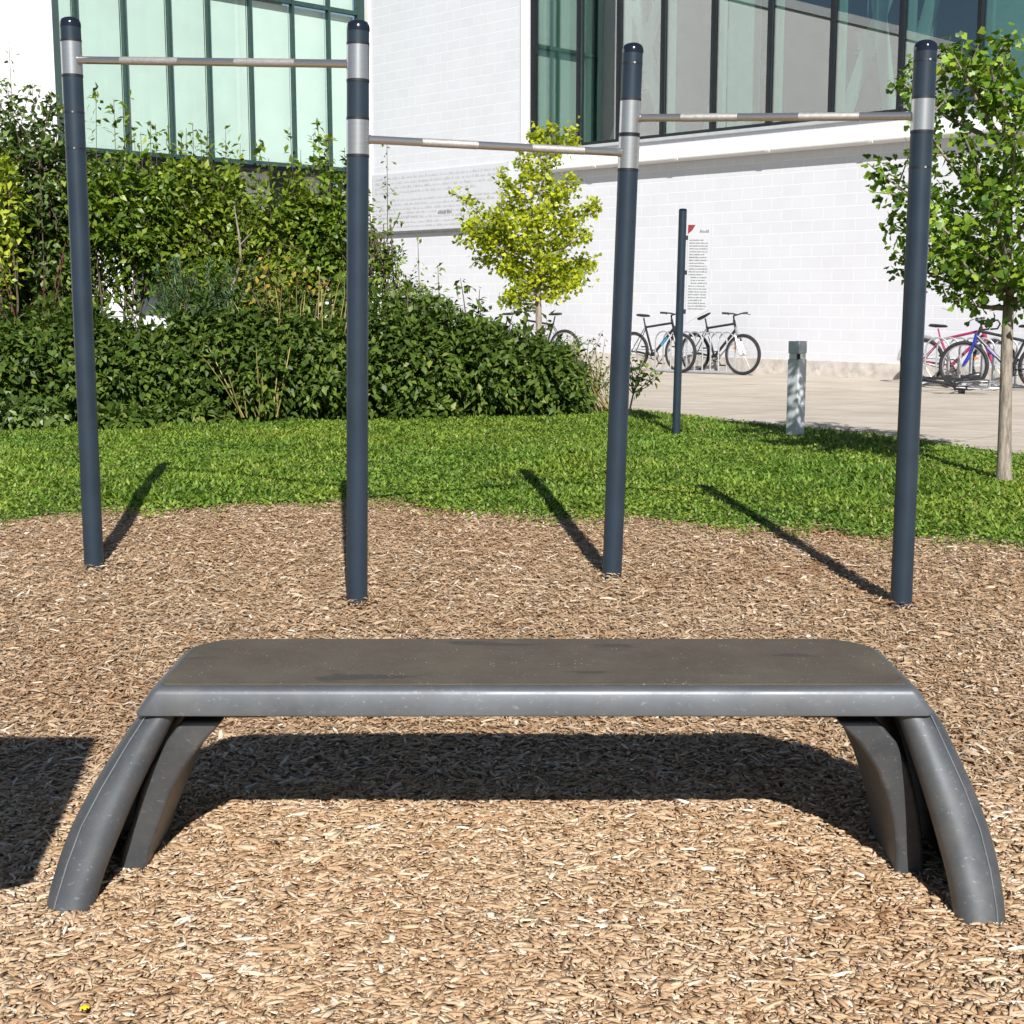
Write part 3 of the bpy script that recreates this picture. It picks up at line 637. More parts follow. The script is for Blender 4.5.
# ------------------------------------------------------------------ pull-up station (one rigid thing)
R0 = .05
feet = [gp(94, 565), gp(357, 600), gp(612, 573), gp(901, 602)]
st = empty('pull_up_station', (0, 0, 0), 0, 'four dark blue posts joined by three steel pull-up bars at stepped heights', 'pull-up bars')
def zp(px, py, i): return at_y(px, py, feet[i].y).z
def lean(i, px, py):
    q = at_y(px, py, feet[i].y); return q
tops = [(70, 17), (358, 20), (633, 43), (926, 40)]
secs = [   # (pixel x, from y, to y, material)
    [(70, 41, 76)], [(358, 44, 81), (358, 119, 156)], [(632, 100, 134.5), (631, 136, 170)], [(924, 98, 132)]]
seams = [[113, 149], [], [64], [61, 168]]
axes = []
for i in range(4):
    B = feet[i]; T = at_y(tops[i][0], tops[i][1], B.y); axes.append((B, T))
    ax = lambda z, B=B, T=T: B.lerp(T, (z-B.z)/(T.z-B.z))
    p = MB(); p.tube([ax(B.z-.15), ax(B.z+.5), ax(B.z+1.5), ax(T.z-.045)], R0, 28); po = p.build('post', M['blue'], st)
    c = MB()
    prof = [(R0*1.03, -.028), (R0*1.03, -.016), (R0*.99, -.004), (R0*.88, .008), (R0*.62, .016), (R0*.3, .020), (.004, .021)]
    c.lathe(prof, 28, (T.x, T.y, T.z-.020)); c.build('post_cap', M['cap'], po)
    def jr(z, h, k):
        d = MB(); d.tube([ax(z-h), ax(z+h)], R0*k, 28); d.build('joint_ring', M['ring'], po)
    for (px, y0, y1) in secs[i]:
        z1 = zp(px, y0, i); z0 = zp(px, y1, i); b = MB(); b.tube([ax(z0), ax(z1)], R0*1.025, 28); b.build('steel_band', M['steel'], po)
        for z in (z0, z1): jr(z, .006, 1.035)
    for y in seams[i]: jr(zp(tops[i][0], y, i), .004, 1.02)
    # little set screws on the seams
    for y in seams[i][:2]:
        s = MB(); z = zp(tops[i][0], y, i); q = ax(z); s.tube([(q.x+.008, q.y-R0*.9, q.z), (q.x+.008, q.y-R0*1.06, q.z)], .005, 8); s.build('screw', M['steel'], po)
def pbar(i, j, a, b, grips):
    za = zp(*a, i); zb = zp(*b, j); P = axes[i][0].lerp(axes[i][1], (za-axes[i][0].z)/(axes[i][1].z-axes[i][0].z)); Q = axes[j][0].lerp(axes[j][1], (zb-axes[j][0].z)/(axes[j][1].z-axes[j][0].z))
    P = Vector((P.x, P.y, za)); Q = Vector((Q.x, Q.y, zb)); d = (Q-P).normalized()
    m = MB(); m.tube([P+d*R0*.8, Q-d*R0*.8], .0185, 18); bo = m.build('bar', M['bar'], st)
    for (s, t) in grips:
        k = MB(); k.tube([P.lerp(Q, s), P.lerp(Q, t)], .0195, 18); k.build('grip_sleeve', M['knurl'], bo)
    for q, sg in ((P, 1), (Q, -1)): f = MB(); f.tube([q+d*sg*R0*.95, q+d*sg*(R0+.010)], .021, 16); f.build('collar', M['bar'], bo)
pbar(0, 1, (80, 60), (350, 64), ((.19, .40), (.60, .80)))
pbar(1, 2, (368, 139), (624, 153), ((.22, .42), (.62, .82)))
pbar(2, 3, (640, 118), (914, 116), ((.19, .39), (.60, .80)))

# ------------------------------------------------------------------ bench
def bench():
    cx = .057; y0 = 3.435; y1 = 3.925; cy = (y0+y1)/2; gz = g(cy); H = .53+.1-gz
    r = empty('bench', (cx, cy, gz), 0, 'low dark grey metal exercise bench with flared curved legs in the foreground', 'bench')
    hw = (y1-y0)/2; hl = .948
    def outline(ex, ey, rc, n=9):   # rounded rectangle, points ccw
        o = []
        for (sx, sy, a0) in ((1, 1, 0), (-1, 1, 90), (-1, -1, 180), (1, -1, 270)):
            rr = rc if sy > 0 else rc*.16
            for k in range(n+1):
                a = math.radians(a0+90*k/n); o.append((sx*(ex-rr)+rr*math.cos(a), sy*(ey-rr)+rr*math.sin(a)))
        return o
    def ring(ex, ey, rc, z): return [(x, y, z) for x, y in outline(ex, ey, rc)]
    s = MB()
    s.loft([ring(hl-.03, hw-.02, .13, H-.072), ring(hl+.052, hw+.024, .15, H-.0715), ring(hl+.056, hw+.028, .15, H-.069), ring(hl+.057, hw+.029, .15, H-.064), ring(hl+.024, hw+.0235, .14, H-.016), ring(hl+.020, hw+.021, .14, H-.009), ring(hl+.013, hw+.015, .14, H-.003), ring(hl+.004, hw+.006, .135, H-.0006), ring(hl-.006, hw-.006, .13, H)])
    so = s.build('seat', M['rim_cast'], r)
    t = MB(); t.loft([ring(hl-.002, hw-.006, .13, H+.0005), ring(hl-.002, hw-.006, .13, H+.003), ring(hl-.005, hw-.009, .13, H+.0042)], smooth=False); t.build('grip_surface', M['grip'], so)
    for sx in (-1, 1):
        bk = MB(); bk.box((sx*.79, .03, H-.100), (.17, .26, .056)); bk.build('bracket', M['rust'], so, .006)
    org = Vector((cx, cy, gz))
    def lp(px, py, Y): q = at_y(px, py, Y); return q-org
    sil = {-1: [(139, 712), (118, 743), (92, 785), (72, 822), (58, 860), (48, 897), (44, 915)], 1: [(938, 712), (954, 745), (973, 785), (989, 826), (999, 867), (1004, 904), (1005, 926)]}
    rbi = {-1: [(222, 722), (203, 743), (184, 767), (171, 791), (160, 822), (150, 849), (145, 874)], 1: [(838, 722), (859, 743), (875, 767), (885, 791), (893, 822), (896, 849), (895, 876)]}
    wid = [.128, .138, .150, .156, .152, .138, .126]
    thk = [.10, .112, .122, .128, .124, .116, .112]
    Yc = {-1: [3.475, 3.462, 3.44, 3.415, 3.39, 3.36, 3.343], 1: [3.475, 3.458, 3.43, 3.40, 3.37, 3.335, 3.315]}
    for sx in (-1, 1):
        pts = [lp(px, py, Y) for (px, py), Y in zip(sil[sx], Yc[sx])]
        p0 = pts[0]; pts.insert(0, Vector((p0.x-sx*.055, p0.y+.03, H-.028)))
        last = pts[-1]; dn = (pts[-1]-pts[-2]).normalized(); pts = pts+[last+dn*.10]; wd_ = [.10]+wid+[.118]; th_ = [.08]+thk+[.112]
        n = 24; lg = MB(); front = []
        def horn(sy):
            rings = []
            for k, p in enumerate(pts):
                yy = p.y if sy < 0 else -p.y
                cxk = p.x-sx*wd_[k]/2; rg = []
                for q in range(n):
                    a = 2*PI*q/n; ca = math.cos(a); sa = math.sin(a)
                    ca = math.copysign(abs(ca)**.92, ca); sa = math.copysign(abs(sa)**.92, sa)
                    tz = .026*(1 if 0 < k < 7 else .2); rg.append((cxk+ca*wd_[k]/2, yy+sa*th_[k]/2, p.z+tz*.9-ca*sx*tz))
                rings.append(rg)
                if sy < 0: front.append((p.x-sx*wd_[k]*.27, yy-th_[k]/2*.925, p.z+(.9-.46)*.026*(1 if k < 7 else .3)))
            return rings
        lg.loft(horn(-1)); lg.loft(horn(1))
        rings = []
        for k, p in enumerate(pts):
            xa = p.x-sx*.040; xb = p.x-sx*.075; yy = abs(p.y)
            rings.append([(xa, -yy, p.z), (xa, yy, p.z), (xb, yy, p.z), (xb, -yy, p.z)])
        lg.loft(rings)
        lo = lg.build('leg', M['cast'], r)
        md = lo.modifiers.new('sub', 'SUBSURF'); md.levels = 1; md.render_levels = 2
        rb = MB(); rings = []; YRs = [3.47, 3.478, 3.488, 3.50, 3.518, 3.535, 3.545, 3.57]
        rp = [lp(px, py, YR) for (px, py), YR in zip(rbi[sx], YRs)]; dn = (rp[-1]-rp[-2]).normalized(); rp.append(rp[-1]+dn*.1)
        for k, p in enumerate(rp):
            xo = p.x+sx*(.105, .098, .088, .08, .074, .074, .078, .078)[k]; y_0 = YRs[k]-cy; y_1 = -y_0
            rings.append([(p.x, y_0, p.z), (xo, y_0, p.z), (xo, y_1, p.z), (p.x, y_1, p.z)])
        rb.loft(rings); ro = rb.build('rib', M['cast'], lo, .010, 3)
        sm = MB(); fine = []
        fr_ = front[1:-1]
        for k in range(len(fr_)-1):
            for q in range(4): fine.append(Vector(fr_[k]).lerp(Vector(fr_[k+1]), q/4))
        sm.tube(fine+[fr_[-1]], .0017, 6); sm.build('seam', M['seam'], lo)
    return r
bench()

# ------------------------------------------------------------------ fitness instruction sign (post + narrow panel)
def word_rows(m, x0, x1, z1, rows, step, h, y, gap=.35, seed=3, ind=None, lw=.6):
    rs = random.Random(seed)
    for i in range(rows):
        z = z1-i*step; x = x0+(ind(i) if ind else 0); end = x1-(rs.uniform(0, .25)*(x1-x0) if rs.random() < .45 else 0)
        while x < end:
            for k in range(rs.randint(2, 9)):
                w = h*lw*rs.uniform(.5, .95); hh = h*(rs.choice((.62, .62, .66, 1., .95)))
                if x+w > end: break
                m.box((x+w/2, y, z-h/2+hh/2), (w, .002, hh)); x += w+h*.14
            x += h*gap
def info_sign(loc, rz, h, ptop, pbot, pw, label, tilt=0.):
    r = empty('instruction_sign', loc, rz, label, 'sign', 'instruction signs of the fitness area'); r.rotation_euler = (0, tilt, rz)
    p = MB(); p.tube([(0, 0, -.1), (0, 0, h-.01)], .037, 20); po = p.build('post', M['blue'], r)
    c = MB(); c.lathe([(.038, -.02), (.037, -.006), (.03, .002), (.004, .006)], 20, (0, 0, h)); c.build('post_cap', M['cap'], po)
    n = MB(); a = .052; b = a+pw; cut = .10
    poly = [(a, pbot-.04), (b, pbot+cut), (b, ptop), (a, ptop)]
    m_ = [(x, -.012, z) for x, z in poly]+[(x, .0, z) for x, z in poly]
    n.add(m_, [(0, 1, 2, 3), (7, 6, 5, 4)]+[(i, 4+i, 4+(i+1) % 4, (i+1) % 4) for i in range(4)]); pa_ = n.build('panel', M['plate'], r, .003)
    rd = MB(); rd.add([(a+.003, -.0145, ptop-.003), (a+pw*.32, -.0145, ptop-.003), (a+pw*.2, -.0145, ptop-.05), (a+.003, -.0145, ptop-.085), (a+pw*.2, -.0125, ptop-.05), (a+.003, -.0125, ptop-.003), (a+pw*.32, -.0125, ptop-.003), (a+.003, -.0125, ptop-.085)], [(0, 3, 2, 1), (5, 6, 4, 7), (0, 1, 6, 5), (1, 2, 4, 6), (2, 3, 7, 4), (3, 0, 5, 7)]); rd.build('red_corner', M['red'], pa_)
    tx = MB(); word_rows(tx, a+pw*.52, b-.02, ptop-.06, 1, .03, .024, -.0135, seed=5); tx.build('heading', M['ink'], pa_); tx = MB(); word_rows(tx, a+.02, b-.025, ptop-.14, int((ptop-pbot-.22)/.026), .026, .011, -.0135, seed=8, ind=lambda i: .02 if i in (13, 14, 15) else 0); tx.build('lettering', M['ink'], pa_)
    for z in (ptop-.12, (ptop+pbot)/2, pbot+.08): k = MB(); k.box((.042, -.006, z), (.03, .02, .04)); k.build('clamp', M['blue'], r, .003)
    return r
sb = gp(676, 434); stp = at_y(684, 209, sb.y)
SH = stp.z-sb.z
ptop = at_y(690, 224.5, sb.y).z-sb.z; pbot = at_y(690, 320, sb.y).z-sb.z
info_sign(sb, math.radians(-12), SH, ptop, pbot, .215, 'narrow white rules sign with a red corner on a dark post before the wall bikes', math.radians(.75))
# the neighbour of that sign beside the camera: its shadow falls across the chips at the left
SE = math.radians(35.4); SA = math.radians(-8.2)
Ld = Vector((math.sin(SA)*math.cos(SE), math.cos(SA)*math.cos(SE), -math.sin(SE)))
def caster(px, py, h):      # point h above local ground whose shadow lands at the pixel
    S = gp(px, py); t = 0.
    for i in range(30):
        P = S-Ld*t; t += (h-(P.z-g(P.y)))/(-Ld.z)*.8
    return S-Ld*t
ca = caster(97, 735, 1.90)
info_sign((ca.x-.052-.38, ca.y, g(ca.y)), 0, 2.06, 1.90, .95, .38, 'instruction sign beyond the left picture edge casting the shade on the chips')

# ------------------------------------------------------------------ white block building with the high window band
wb = empty('white_block_building', COR, th, 'white painted block building with a high window band above a ledge', 'building')
# local x along the wall, local y into the building, z up from the pavement
ZB = .328
def zl(px, py): return Zw(px, py)-ZB
uW = U(527); uEnd = 26.
zsill = zl(700, 133); zglass = zl(700, 131)
zled0 = zl(674, 162); zled1 = zl(674, 148)
ZTOP = 10.5
w = MB()
w.span((0, 0, .26), (uW, .35, ZTOP)); w.span((uW, 0, .26), (uEnd, .35, zsill-.06)); w.build('wall', M['blocks'], wb)
w = MB(); w.span((0, -.022, -.4), (uEnd, .3, .26)); w.build('plinth', M['plinth'], wb, .01)
uL = U(553)
w = MB(); w.span((uL, -.14, zled0), (uEnd, -.003, zled1)); w.build('ledge', M['trim'], wb, .02)
w = MB(); w.tube([(uL+.1, -.19, zled0+.05), (uEnd, -.19, zled0+.05)], .045, 10)
for k in range(9): w.tube([(uL+1.2+k*1.9, -.19, zled0+.05), (uL+1.28+k*1.9, -.19, zled0+.05)], .056, 10)
w.build('pipe', M['trim'], wb)
w = MB(); w.span((uW+.02, -.05, zsill-.06), (uEnd, .34, zsill-.003)); w.build('window_sill', M['alu'], wb, .006)
w = MB(); w.span((uW-.16, -.03, zsill-.3), (uW-.02, .3, ZTOP)); w.build('window_jamb', M['trim'], wb, .006)
w = MB(); w.span((.02, -.05, .3), (.14, -.004, ZTOP)); w.build('corner_trim', M['trim'], wb)
# window band
ZT2 = 9.6
us = [U(x) for x in (531, 575, 614, 657, 706, 761, 822, 889, 965, 1048)]
du = us[-1]-us[-2]; 
while us[-1] < uEnd-1: us.append(us[-1]+1.27)
fr = MB()
for k, u_ in enumerate(us): fr.span((u_-.028, .02, zsill), (u_+.028, .16, ZT2))
for u0, u1 in zip(us[:-1], us[1:]):
    fr.span((u0+.028, .03, zsill), (u1-.028, .15, zsill+.06))
win = fr.build('window', M['mull2'], wb)
for u0, u1 in zip(us[:-1], us[1:]):
    pn = MB(); j = rng.normal(0, .0016, 2)
    vs = [(u0+.028, .080, zsill+.06), (u1-.028, .080+j[0]*3, zsill+.06), (u1-.028, .080+j[0]*3+j[1]*3, ZT2), (u0+.028, .080+j[1]*3, ZT2)]
    vs2 = [(x, y+.012, z) for x, y, z in vs]
    pn.add(vs+vs2, [(0, 1, 2, 3), (7, 6, 5, 4)]+[(i, 4+i, 4+(i+1) % 4, (i+1) % 4) for i in range(4)]); pn.build('pane', M['glassb'], win)
w = MB(); w.span((uW, 0, ZT2), (uEnd, .35, ZTOP)); w.build('parapet', M['blocks'], wb)
# interior behind the band
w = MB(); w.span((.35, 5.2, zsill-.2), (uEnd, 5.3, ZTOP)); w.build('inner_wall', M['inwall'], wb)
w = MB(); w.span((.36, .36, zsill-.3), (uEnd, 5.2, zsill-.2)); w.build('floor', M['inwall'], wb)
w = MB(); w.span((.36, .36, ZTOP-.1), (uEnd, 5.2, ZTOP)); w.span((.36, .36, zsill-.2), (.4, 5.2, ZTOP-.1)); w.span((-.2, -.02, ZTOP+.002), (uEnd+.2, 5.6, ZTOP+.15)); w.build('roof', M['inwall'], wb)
for px, wd in ((543, .26*2), (720, .52), (980, .50)): w = MB(); u_ = U(px); w.span((u_-wd/2, .42, zsill-.2), (u_+wd/2, .62, ZTOP-.1)); w.build('column', M['fin'], wb)
for u_ in us: w = MB(); w.span((u_+.035, .17, zsill+.02), (u_+.13, .26, ZT2-.05)); w.build('window_fin', M['fin'], wb)
for (a, b) in ((575, 605), (636, 612), (668, 692), (800, 835), (860, 885), (855, 838)):
    w = MB(); ua, ub = U(a), U(b); w.tube([(ua, .9, zsill-.2), (ub+(ub-ua)*.6, .95, zsill+2.6)], .09, 8, ry=.13); w.build('brace', M['fin'], wb)
for (px, py, lab) in ((592, 72, 'small white box lamp hanging behind the darkest left window panes'), (803, 28, 'white box lamp hanging behind the window over the right pull-up bar'), (862, 16, 'white box lamp hanging behind the window left of the rightmost post')):
    u_ = U(px); z_ = zl(px, py); P = COR+E2*u_+NIN*1.6+Vector((0, 0, z_))
    r = empty('hanging_lamp', P, th, lab, 'lamp', 'box lamps behind the window band')
    b = MB(); b.box((0, 0, 0), (.26, .18, .30)); b.build('lamp_box', M['lens'], r, .02); b = MB(); b.tube([(0, 0, .14), (0, 0, ZTOP-.1-z_)], .012, 8); b.build('rod', M['alu'], r); b = MB(); b.box((0, -.02, -.19), (.30, .2, .04)); b.build('bracket', M['alu'], r, .01)

# big text panel on the wall
sg = empty('wall_text_panel', COR, th, 'wide pale grey panel of small text lines on the white wall', 'sign')
u0, u1 = U(375.5), U(511); z0 = zl(380, 232.5); z1 = zl(380, 175)
n = MB(); n.span((u0, -.05, z0), (u1, -.003, z1)); pnl = n.build('panel', M['panel'], sg, .004)
n = MB(); n.span((u0, -.075, z0-.05), (u1, -.003, z0-.003)); n.build('bottom_shadow_strip', M['shadowgap'], sg)  # dark strip standing in for the shadow along the panel's lower edge
tx = MB(); hh = z1-z0
word_rows(tx, u0+.12, u1-.15, z1-.10, 4, .098, .050, -.0525, .7, 11); word_rows(tx, u0+.12, u1-.15, z1-.56, 3, .094, .046, -.0525, .7, 12); word_rows(tx, u0+.12, u1-.3, z1-.83, 2, .098, .05, -.0525, .7, 13)
word_rows(tx, u0+.12, u0+2.0, z0+.30, 1, .05, .04, -.0525, .7, 14); word_rows(tx, u0+.12, u1-.4, z0+.185, 2, .085, .045, -.0525, .7, 16); tx.build('lettering', M['ink2'], pnl)
tx = MB(); word_rows(tx, u0+2.15, u0+2.6, z0+.345, 1, .05, .075, -.0525, .2, 17); tx.build('bold_lettering', M['ink'], pnl)

# ------------------------------------------------------------------ green glass wing (local x runs left and towards the viewer)
E3 = Vector((-NIN.x, -NIN.y, 0)); th3 = math.atan2(E3.y, E3.x)
O3 = COR+Vector((0, 0, 0)); N3 = Vector((E3.y, -E3.x, 0))
gw = empty('glass_wing', O3, th3, 'building wing with a pale green glass curtain wall and recessed ground floor', 'building')
# local y = left of E3 direction; choose the sign so that +yo is outwards
Yax = Vector((-E3.y, E3.x, 0)); SO = 1 if Yax.dot(Vector((0, -1, 0))+E2) > 0 else -1
def u3(px):
    d = ray(px, 297)[:2]; s = np.linalg.solve(np.array([[d[0], -E3.x], [d[1], -E3.y]]), np.array([O3.x, O3.y])); return s[1]
def z3(px, py):
    P = O3+E3*u3(px); return CAMZ+ray(px, py)[2]*(P.y/ray(px, py)[1])-ZB
zg0 = z3(200, 158.5); zg1 = z3(320, 6.5)
GT = 10.2
mpx = [362, 334, 299, 258, 217, 179, 135, 88, 62]
mu = [u3(x) for x in mpx]
def sp(m, a, b): m.span((a[0], SO*a[1], a[2]), (b[0], SO*b[1], b[2]))
cw = MB()
for u_ in mu: sp(cw, (u_-.025, -.08, zg0), (u_+.025, .03, GT))
for ua, ub in zip(mu[:-1], mu[1:]):
    lo_, hi_ = min(ua, ub)+.025, max(ua, ub)-.025
    for z in (zg0, zg1, zg1+2.4):
        sp(cw, (lo_, -.09, z-.03), (hi_, .02, z+.05))
    sp(cw, (lo_, -.09, GT-.08), (hi_, .02, GT))
sp(cw, (mu[0]-.035-.25, -.09, zg0-.03), (mu[0]-.035, .02, GT))
curt = cw.build('curtain_wall', M['mull'], gw)
for ua, ub in zip(mu[:-1], mu[1:]):
    for (za, zb) in ((zg0+.05, zg1-.03), (zg1+.05, zg1+2.37), (zg1+2.45, GT-.08)):
        p = MB(); sp(p, (min(ua, ub)+.025, -.045, za), (max(ua, ub)-.025, -.030, zb)); p.build('pane', M['glassg'], curt)
for ua, ub in zip(mu[:-1], mu[1:]):
    a_, b_ = min(ua, ub), max(ua, ub); 
    for za, zb in ((zg0+.02, zg1-.05), (zg1+.05, GT-.2)): bl = MB(); sp(bl, (a_+.012, -.17, za), (b_-.012, -.155, zb)); bl.build('blind', M['blind'], gw)
b = MB(); sp(b, (.02, -3.0, zg0-.1), (mu[-1]+.1, -.12, zg0-.002)); sp(b, (.02, -3.0, GT+.002), (mu[-1]+.1, .05, GT+.25)); sp(b, (.02, -3.2, zg0), (mu[-1], -3.02, GT)); b.build('slab', M['inwall'], gw)
f = MB(); sp(f, (mu[-1]-.02, -.12, zg0-.1), (mu[-1]+.14, .06, GT)); f.build('corner_fin', M['fin'], gw)
b = MB()
for k in range(5):
    a_ = .3+k*1.65; sp(b, (a_, -1.05, -.3), (a_+.75, -.9, zg0-.102))
sp(b, (.3, -1.05, -.3), (mu[-1], -.95, .9)); b.build('ground_floor_wall', M['white'], gw)
b = MB(); sp(b, (u3(158), -1.06, .9), (u3(112), -.88, 2.6)); b.build('wall_pier', M['white'], gw)
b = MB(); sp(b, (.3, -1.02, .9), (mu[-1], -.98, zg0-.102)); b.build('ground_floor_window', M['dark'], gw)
# plain white wing further left
ww = empty('white_wing', O3+E3*(mu[-1]+.16), th3, 'plain white building wing at the far left edge beyond the glass', 'building')
b = MB(); sp(b, (0, -3., -.4), (16., .45, 9.2)); b.build('wall', M['white'], ww); b = MB(); sp(b, (-.05, -3.05, 9.202), (16.1, .52, 9.45)); b.build('coping', M['alu'], ww)

# ------------------------------------------------------------------ bollard
bp = gp(795, 436); bt = at_y(800, 341, bp.y); BH = bt.z-bp.z
bo = empty('bollard_light', bp, math.radians(40), 'square blue grey metal light bollard at the lawn edge', 'bollard')
bw = .122
b = MB(); b.span((-bw/2, -bw/2, -.1), (bw/2, bw/2, BH-.165)); b.build('shaft', M['bollard'], bo, .006)
b = MB(); b.span((-bw/2, -bw/2, BH-.112), (bw/2, bw/2, BH)); b.build('lamp_head', M['bollard'], bo, .006)
b = MB(); b.span((-bw/2+.008, -bw/2+.008, BH-.164), (bw/2-.008, bw/2-.008, BH-.113)); b.build('lens', M['lens'], bo)
b = MB(); b.tube([(0, 0, BH-.163), (0, 0, BH-.14)], .052, 16); b.box((-bw/2, -bw/2, BH-.1385), (.03, .03, .048), (0, 0, PI/4)); b.build('louver', M['ring'], bo)

# ------------------------------------------------------------------ bicycles
def bicycle(label, group, loc, yaw, fm, bars='flat', wheels=(1, 1), fork=None, saddle_tilt=0., decal=None, guard=False, wb_=1.04, steer=0., low_=0.):
    r = empty('bicycle', loc, yaw, label, 'bicycle', group)
    WR = .335; fork = fork or fm
    rear = Vector((0, 0, WR)); front = Vector((wb_, 0, WR)); bb = Vector((.43, 0, .28)); st_ = Vector((.25, 0, .78-low_)); hd = Vector((wb_-.20, 0, .86-low_*.4)); hb = Vector((wb_-.155, 0, .72))
    f = MB()
    f.tube([bb, st_], .019, 8); f.tube([st_+Vector((.012, 0, -.03)), hd+Vector((0, 0, -.03))], .020, 8); f.tube([bb, hb+Vector((0, 0, .02))], .024, 8); f.tube([hb+Vector((.01, 0, -.03)), hd+Vector((-.005, 0, .03))], .021, 8)
    for s in (-1, 1):
        f.tube([bb+Vector((0, s*.03, 0)), rear+Vector((0, s*.065, 0))], .010, 6); f.tube([st_+Vector((0, s*.02, -.05)), rear+Vector((0, s*.065, 0))], .008, 6)
    fo = f.build('frame', fm, r)
    if decal: d = MB(); d.tube([bb.lerp(hb, .42), bb.lerp(hb, .70)], .0255, 8); d.build('decal', decal, fo)
    k = MB(); k.tube([hb+Vector((.0, 0, .06)), hb+Vector((.03, 0, -.08))], .027, 8)
    for s in (-1, 1): k.tube([hb+Vector((.03, s*.055, -.08)), Vector((wb_-.06, s*.055, WR+.12)), front+Vector((0, s*.055, 0))], .019, 7)
    k.box(hb+Vector((.03, 0, -.08)), (.04, .13, .03)); k.build('fork', fork, r)
    h = MB(); top = hd+Vector((-.015, 0, .10)); h.tube([hd, top], .014, 8); h.tube([top, top+Vector((.08, 0, .015))], .013, 8); c = top+Vector((.08, 0, .015))
    if bars == 'flat':
        h.tube([c+Vector((-.05, -.30, .03)), c+Vector((-.01, -.1, .02)), c, c+Vector((-.01, .1, .02)), c+Vector((-.05, .30, .03))], .013, 8)
        for s in (-1, 1): h.tube([c+Vector((-.055, s*.31, .03)), c+Vector((-.03, s*.19, .025))], .018, 8); h.tube([c+Vector((.0, s*.19, .02)), c+Vector((.04, s*.28, .0))], .006, 6)
    else:
        for s in (-1, 1): h.tube([c, c+Vector((.01, s*.19, .0)), c+Vector((.10, s*.205, .0)), c+Vector((.135, s*.205, -.05)), c+Vector((.10, s*.205, -.12)), c+Vector((.0, s*.205, -.13))], .014, 8)
    h.build('handlebar', M['blk'], r)
    p = MB(); sp_ = st_+Vector((-.035, 0, .13)); p.tube([st_, sp_], .013, 8); po = p.build('seat_post', M['blk'] if bars == 'flat' else fm, r)
    sd = MB(); rings = []
    for (x, wy, z, hgt) in ((-.13, .045, .045, .02), (-.11, .072, .05, .032), (-.04, .066, .046, .036), (.03, .036, .042, .032), (.10, .022, .040, .028), (.135, .012, .034, .016)):
        x2 = x*math.cos(saddle_tilt)-z*math.sin(saddle_tilt); z2 = x*math.sin(saddle_tilt)+z*math.cos(saddle_tilt)
        rings.append([(sp_.x+x2, wy*math.cos(a), sp_.z+z2+hgt*math.sin(a)*(.6 if math.sin(a) > 0 else .9)) for a in [2*PI*q/12 for q in range(12)]])
    sd.loft(rings); sd.build('saddle', M['blk'], r)
    cr = MB(); cr.torus((bb.x, .045, bb.z), .085, .008, 24, 6)
    cr.tube([bb+Vector((0, -.06, 0)), bb+Vector((0, .06, 0))], .018, 8)
    for s, a in ((1, -1.0), (-1, -1.0+PI)):
        e = bb+Vector((math.cos(a)*.17, s*.065, math.sin(a)*.17)); cr.tube([bb+Vector((0, s*.065, 0)), e], .010, 6); cr.box(e+Vector((0, s*.05, 0)), (.09, .08, .022))
    cr.tube([bb+Vector((0, .045, .085)), rear+Vector((0, .045, .035))], .005, 5); cr.tube([bb+Vector((0, .045, -.085)), rear+Vector((0, .045, -.035))], .005, 5); cr.build('crankset', M['blk'], r)
    for wi, c in zip(wheels, (rear, front)):
        if not wi: continue
        if wi == 1:
            t = MB(); t.torus((0, 0, 0), WR-.026, .027, 44, 8); wo = t.build('wheel', M['tyre'], r, loc=c)
            if c is front and steer: wo.rotation_euler = (0, 0, steer)
            q = MB(); q.torus((0, 0, 0), WR-.055, .010, 40, 6, 1.2); q.tube([(0, -.05, 0), (0, .05, 0)], .02, 10); q.build('rim', M['rim'], wo)
        else:
            q = MB(); q.torus((0, 0, 0), WR-.055, .010, 40, 6, 1.2); q.tube([(0, -.05, 0), (0, .05, 0)], .02, 10); wo = q.build('wheel', M['rim'], r, loc=c)
        s = MB()
        for i in range(24):
            a = 2*PI*i/24+.05; s.tube([(0, .022*(-1)**i, 0), ((WR-.05)*math.cos(a), 0, (WR-.05)*math.sin(a))], .0016, 4, False)
        s.build('spokes', M['rim'], wo)
        if c is front and wi == 1: e = MB(); e.box((-.16, .0, .1), (.05, .012, .03)); e.build('reflector', M['orange'], wo)
    if guard:
        gd = MB(); pts = [(rear.x+(WR+.025)*math.cos(a), 0, rear.z+(WR+.025)*math.sin(a)) for a in [math.radians(60+x*10) for x in range(13)]]; gd.tube(pts, .022, 8, ry=.006); gd.build('mudguard', M['galv'], r)
    return r
BG = 'bicycles parked at the racks by the wall'
def bpos(rear_px, Yr):       # ground point under the rear hub seen at this pixel column
    q = at_y(rear_px, 297, Yr); return Vector((q.x, Yr, .337))
bicycle('black mountain bike with a cyan frame decal left of the narrow sign post', BG, bpos(634.5, 24.5), math.radians(-46), M['blk'], decal=M['skyblue'])
bicycle('grey mountain bike with a tilted saddle right of the narrow sign, nose out', BG, bpos(696, 23.85), math.radians(-49), M['blk'], fork=M['grey'], saddle_tilt=.45, steer=.15)
bicycle('black bicycle facing left behind the hedge, right of the lime tree trunk', BG, bpos(565, 26.2), math.radians(146), M['blk'])
bicycle('dark bicycle facing left behind the hedge, left of the lime tree trunk', BG, bpos(518, 26.6), math.radians(150), M['blk'])
bicycle('pink red road bike with drop handlebars beside the rightmost post', BG, bpos(925, 20.7), math.radians(-36), M['pink'], bars='drop', guard=True, low_=.10)
bicycle('black bike with a royal blue fork right behind the young tree trunk', BG, bpos(1048, 18.9), math.radians(153), M['blk'], fork=M['bikeblue'], decal=M['bikeblue'], low_=.07)
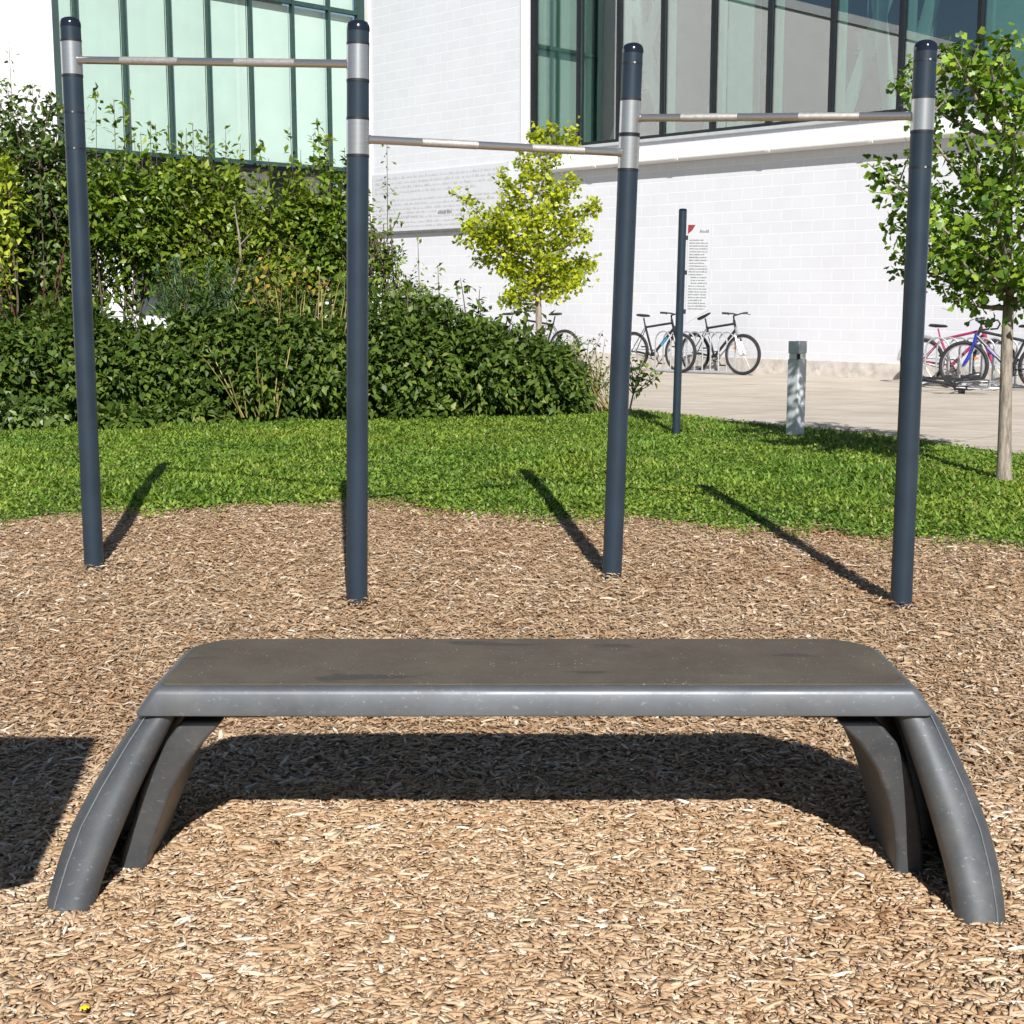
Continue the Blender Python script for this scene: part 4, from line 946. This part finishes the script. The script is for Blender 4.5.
fb = bicycle('stripped black bicycle lying flat on the paving before the right rack', BG, gp(990, 397)+Vector((0, 0, .10)), 0, M['blk'], wheels=(2, 0))
fb.rotation_mode = 'QUATERNION'
fb.rotation_quaternion = Euler((0, 0, math.radians(164))).to_quaternion() @ Euler((math.radians(84), 0, 0)).to_quaternion()
def rack(label, p0, p1, n, yaw, gw_, h):
    r = empty('bicycle_rack', p0, 0, label, 'bicycle rack', 'galvanised hoop racks by the wall')
    d = p1-p0; c, s = math.cos(yaw), math.sin(yaw)
    for i in range(n):
        q = d*(i/(n-1)); m = MB(); pts = [(-gw_/2, 0)]+[(-gw_/2, h-gw_/2)]+[(-gw_/2*math.cos(a), h-gw_/2+gw_/2*math.sin(a)) for a in [PI*k/10 for k in range(1, 10)]]+[(gw_/2, h-gw_/2), (gw_/2, 0)]
        m.tube([(q.x+a*c, q.y+a*s, .03+z) for a, z in pts], .013, 8); m.build('hoop', M['galv'], r)
    for o in (-gw_/2, gw_/2): b = MB(); b.tube([(o*c-d.x*.06, o*s-d.y*.06, .03), (d.x*1.06+o*c, d.y*1.06+o*s, .03)], .024, 8); b.build('base_rail', M['galv'], r)
rack('galvanised hoop rack behind the narrow rules sign', Vector((at_y(664, 297, 24.0).x, 24.0, .337)), Vector((at_y(728, 297, 23.3).x, 23.3, .337)), 9, math.radians(-46), .34, .66)
rack('galvanised hoop rack between the rightmost post and the tree trunk', Vector((at_y(940, 297, 20.2).x, 20.2, .337)), Vector((at_y(1032, 297, 19.7).x, 19.7, .337)), 9, math.radians(-34), .34, .66)

# small yellow petal on the chips
pp = gp(85, 1012); b = MB()
for k in range(5):
    a = 2*PI*k/5; b.box((math.cos(a)*.006, math.sin(a)*.006, .002), (.009, .006, .002), (0, .3, a))
po = b.build('fallen_flower', M['petal'], None, loc=(pp.x, pp.y, pp.z+float(und(pp.x, pp.y))+.018)); tag(po, 'tiny yellow flower head lying on the chips, bottom left', 'flower')

# ------------------------------------------------------------------ light, sky, camera
wd = bpy.data.worlds.new('World'); sc.world = wd; wd.use_nodes = True; nt = wd.node_tree
sky = nt.nodes.new('ShaderNodeTexSky'); sky.sky_type = 'NISHITA'; sky.sun_disc = False; sky.sun_elevation = SE; sky.sun_rotation = PI+SA
sky.air_density = 1.; sky.dust_density = .2; sky.ozone_density = 2.6
bg = nt.nodes['Background']; bg.inputs[1].default_value = .05; L(nt, sky.outputs[0], bg.inputs[0])
sl = bpy.data.lights.new('sun', 'SUN'); sl.energy = 5.0; sl.angle = math.radians(.5); sl.color = (1, .965, .915)
so = bpy.data.objects.new('sun', sl); col.objects.link(so); so.rotation_mode = 'QUATERNION'; so.rotation_quaternion = Ld.to_track_quat('-Z', 'Y'); so.location = (3, -8, 12)
cam = bpy.data.cameras.new('camera'); cam.sensor_width = 36; cam.sensor_fit = 'HORIZONTAL'; cam.lens = FPX/1024*36; cam.clip_end = 800; cam.clip_start = .05
co = bpy.data.objects.new('camera', cam); col.objects.link(co); co.location = (0, 0, CAMZ); co.rotation_euler = (PI/2-PITCH, 0, 0)
sc.camera = co
sc.view_settings.view_transform = 'Standard'; sc.view_settings.look = 'None'; sc.view_settings.gamma = 1; sc.view_settings.exposure = .52
sc.render.engine = 'CYCLES'
try:
    sc.cycles.use_denoising = True; sc.cycles.max_bounces = 8; sc.cycles.transparent_max_bounces = 12; sc.cycles.caustics_reflective = False; sc.cycles.caustics_refractive = False
except Exception: pass
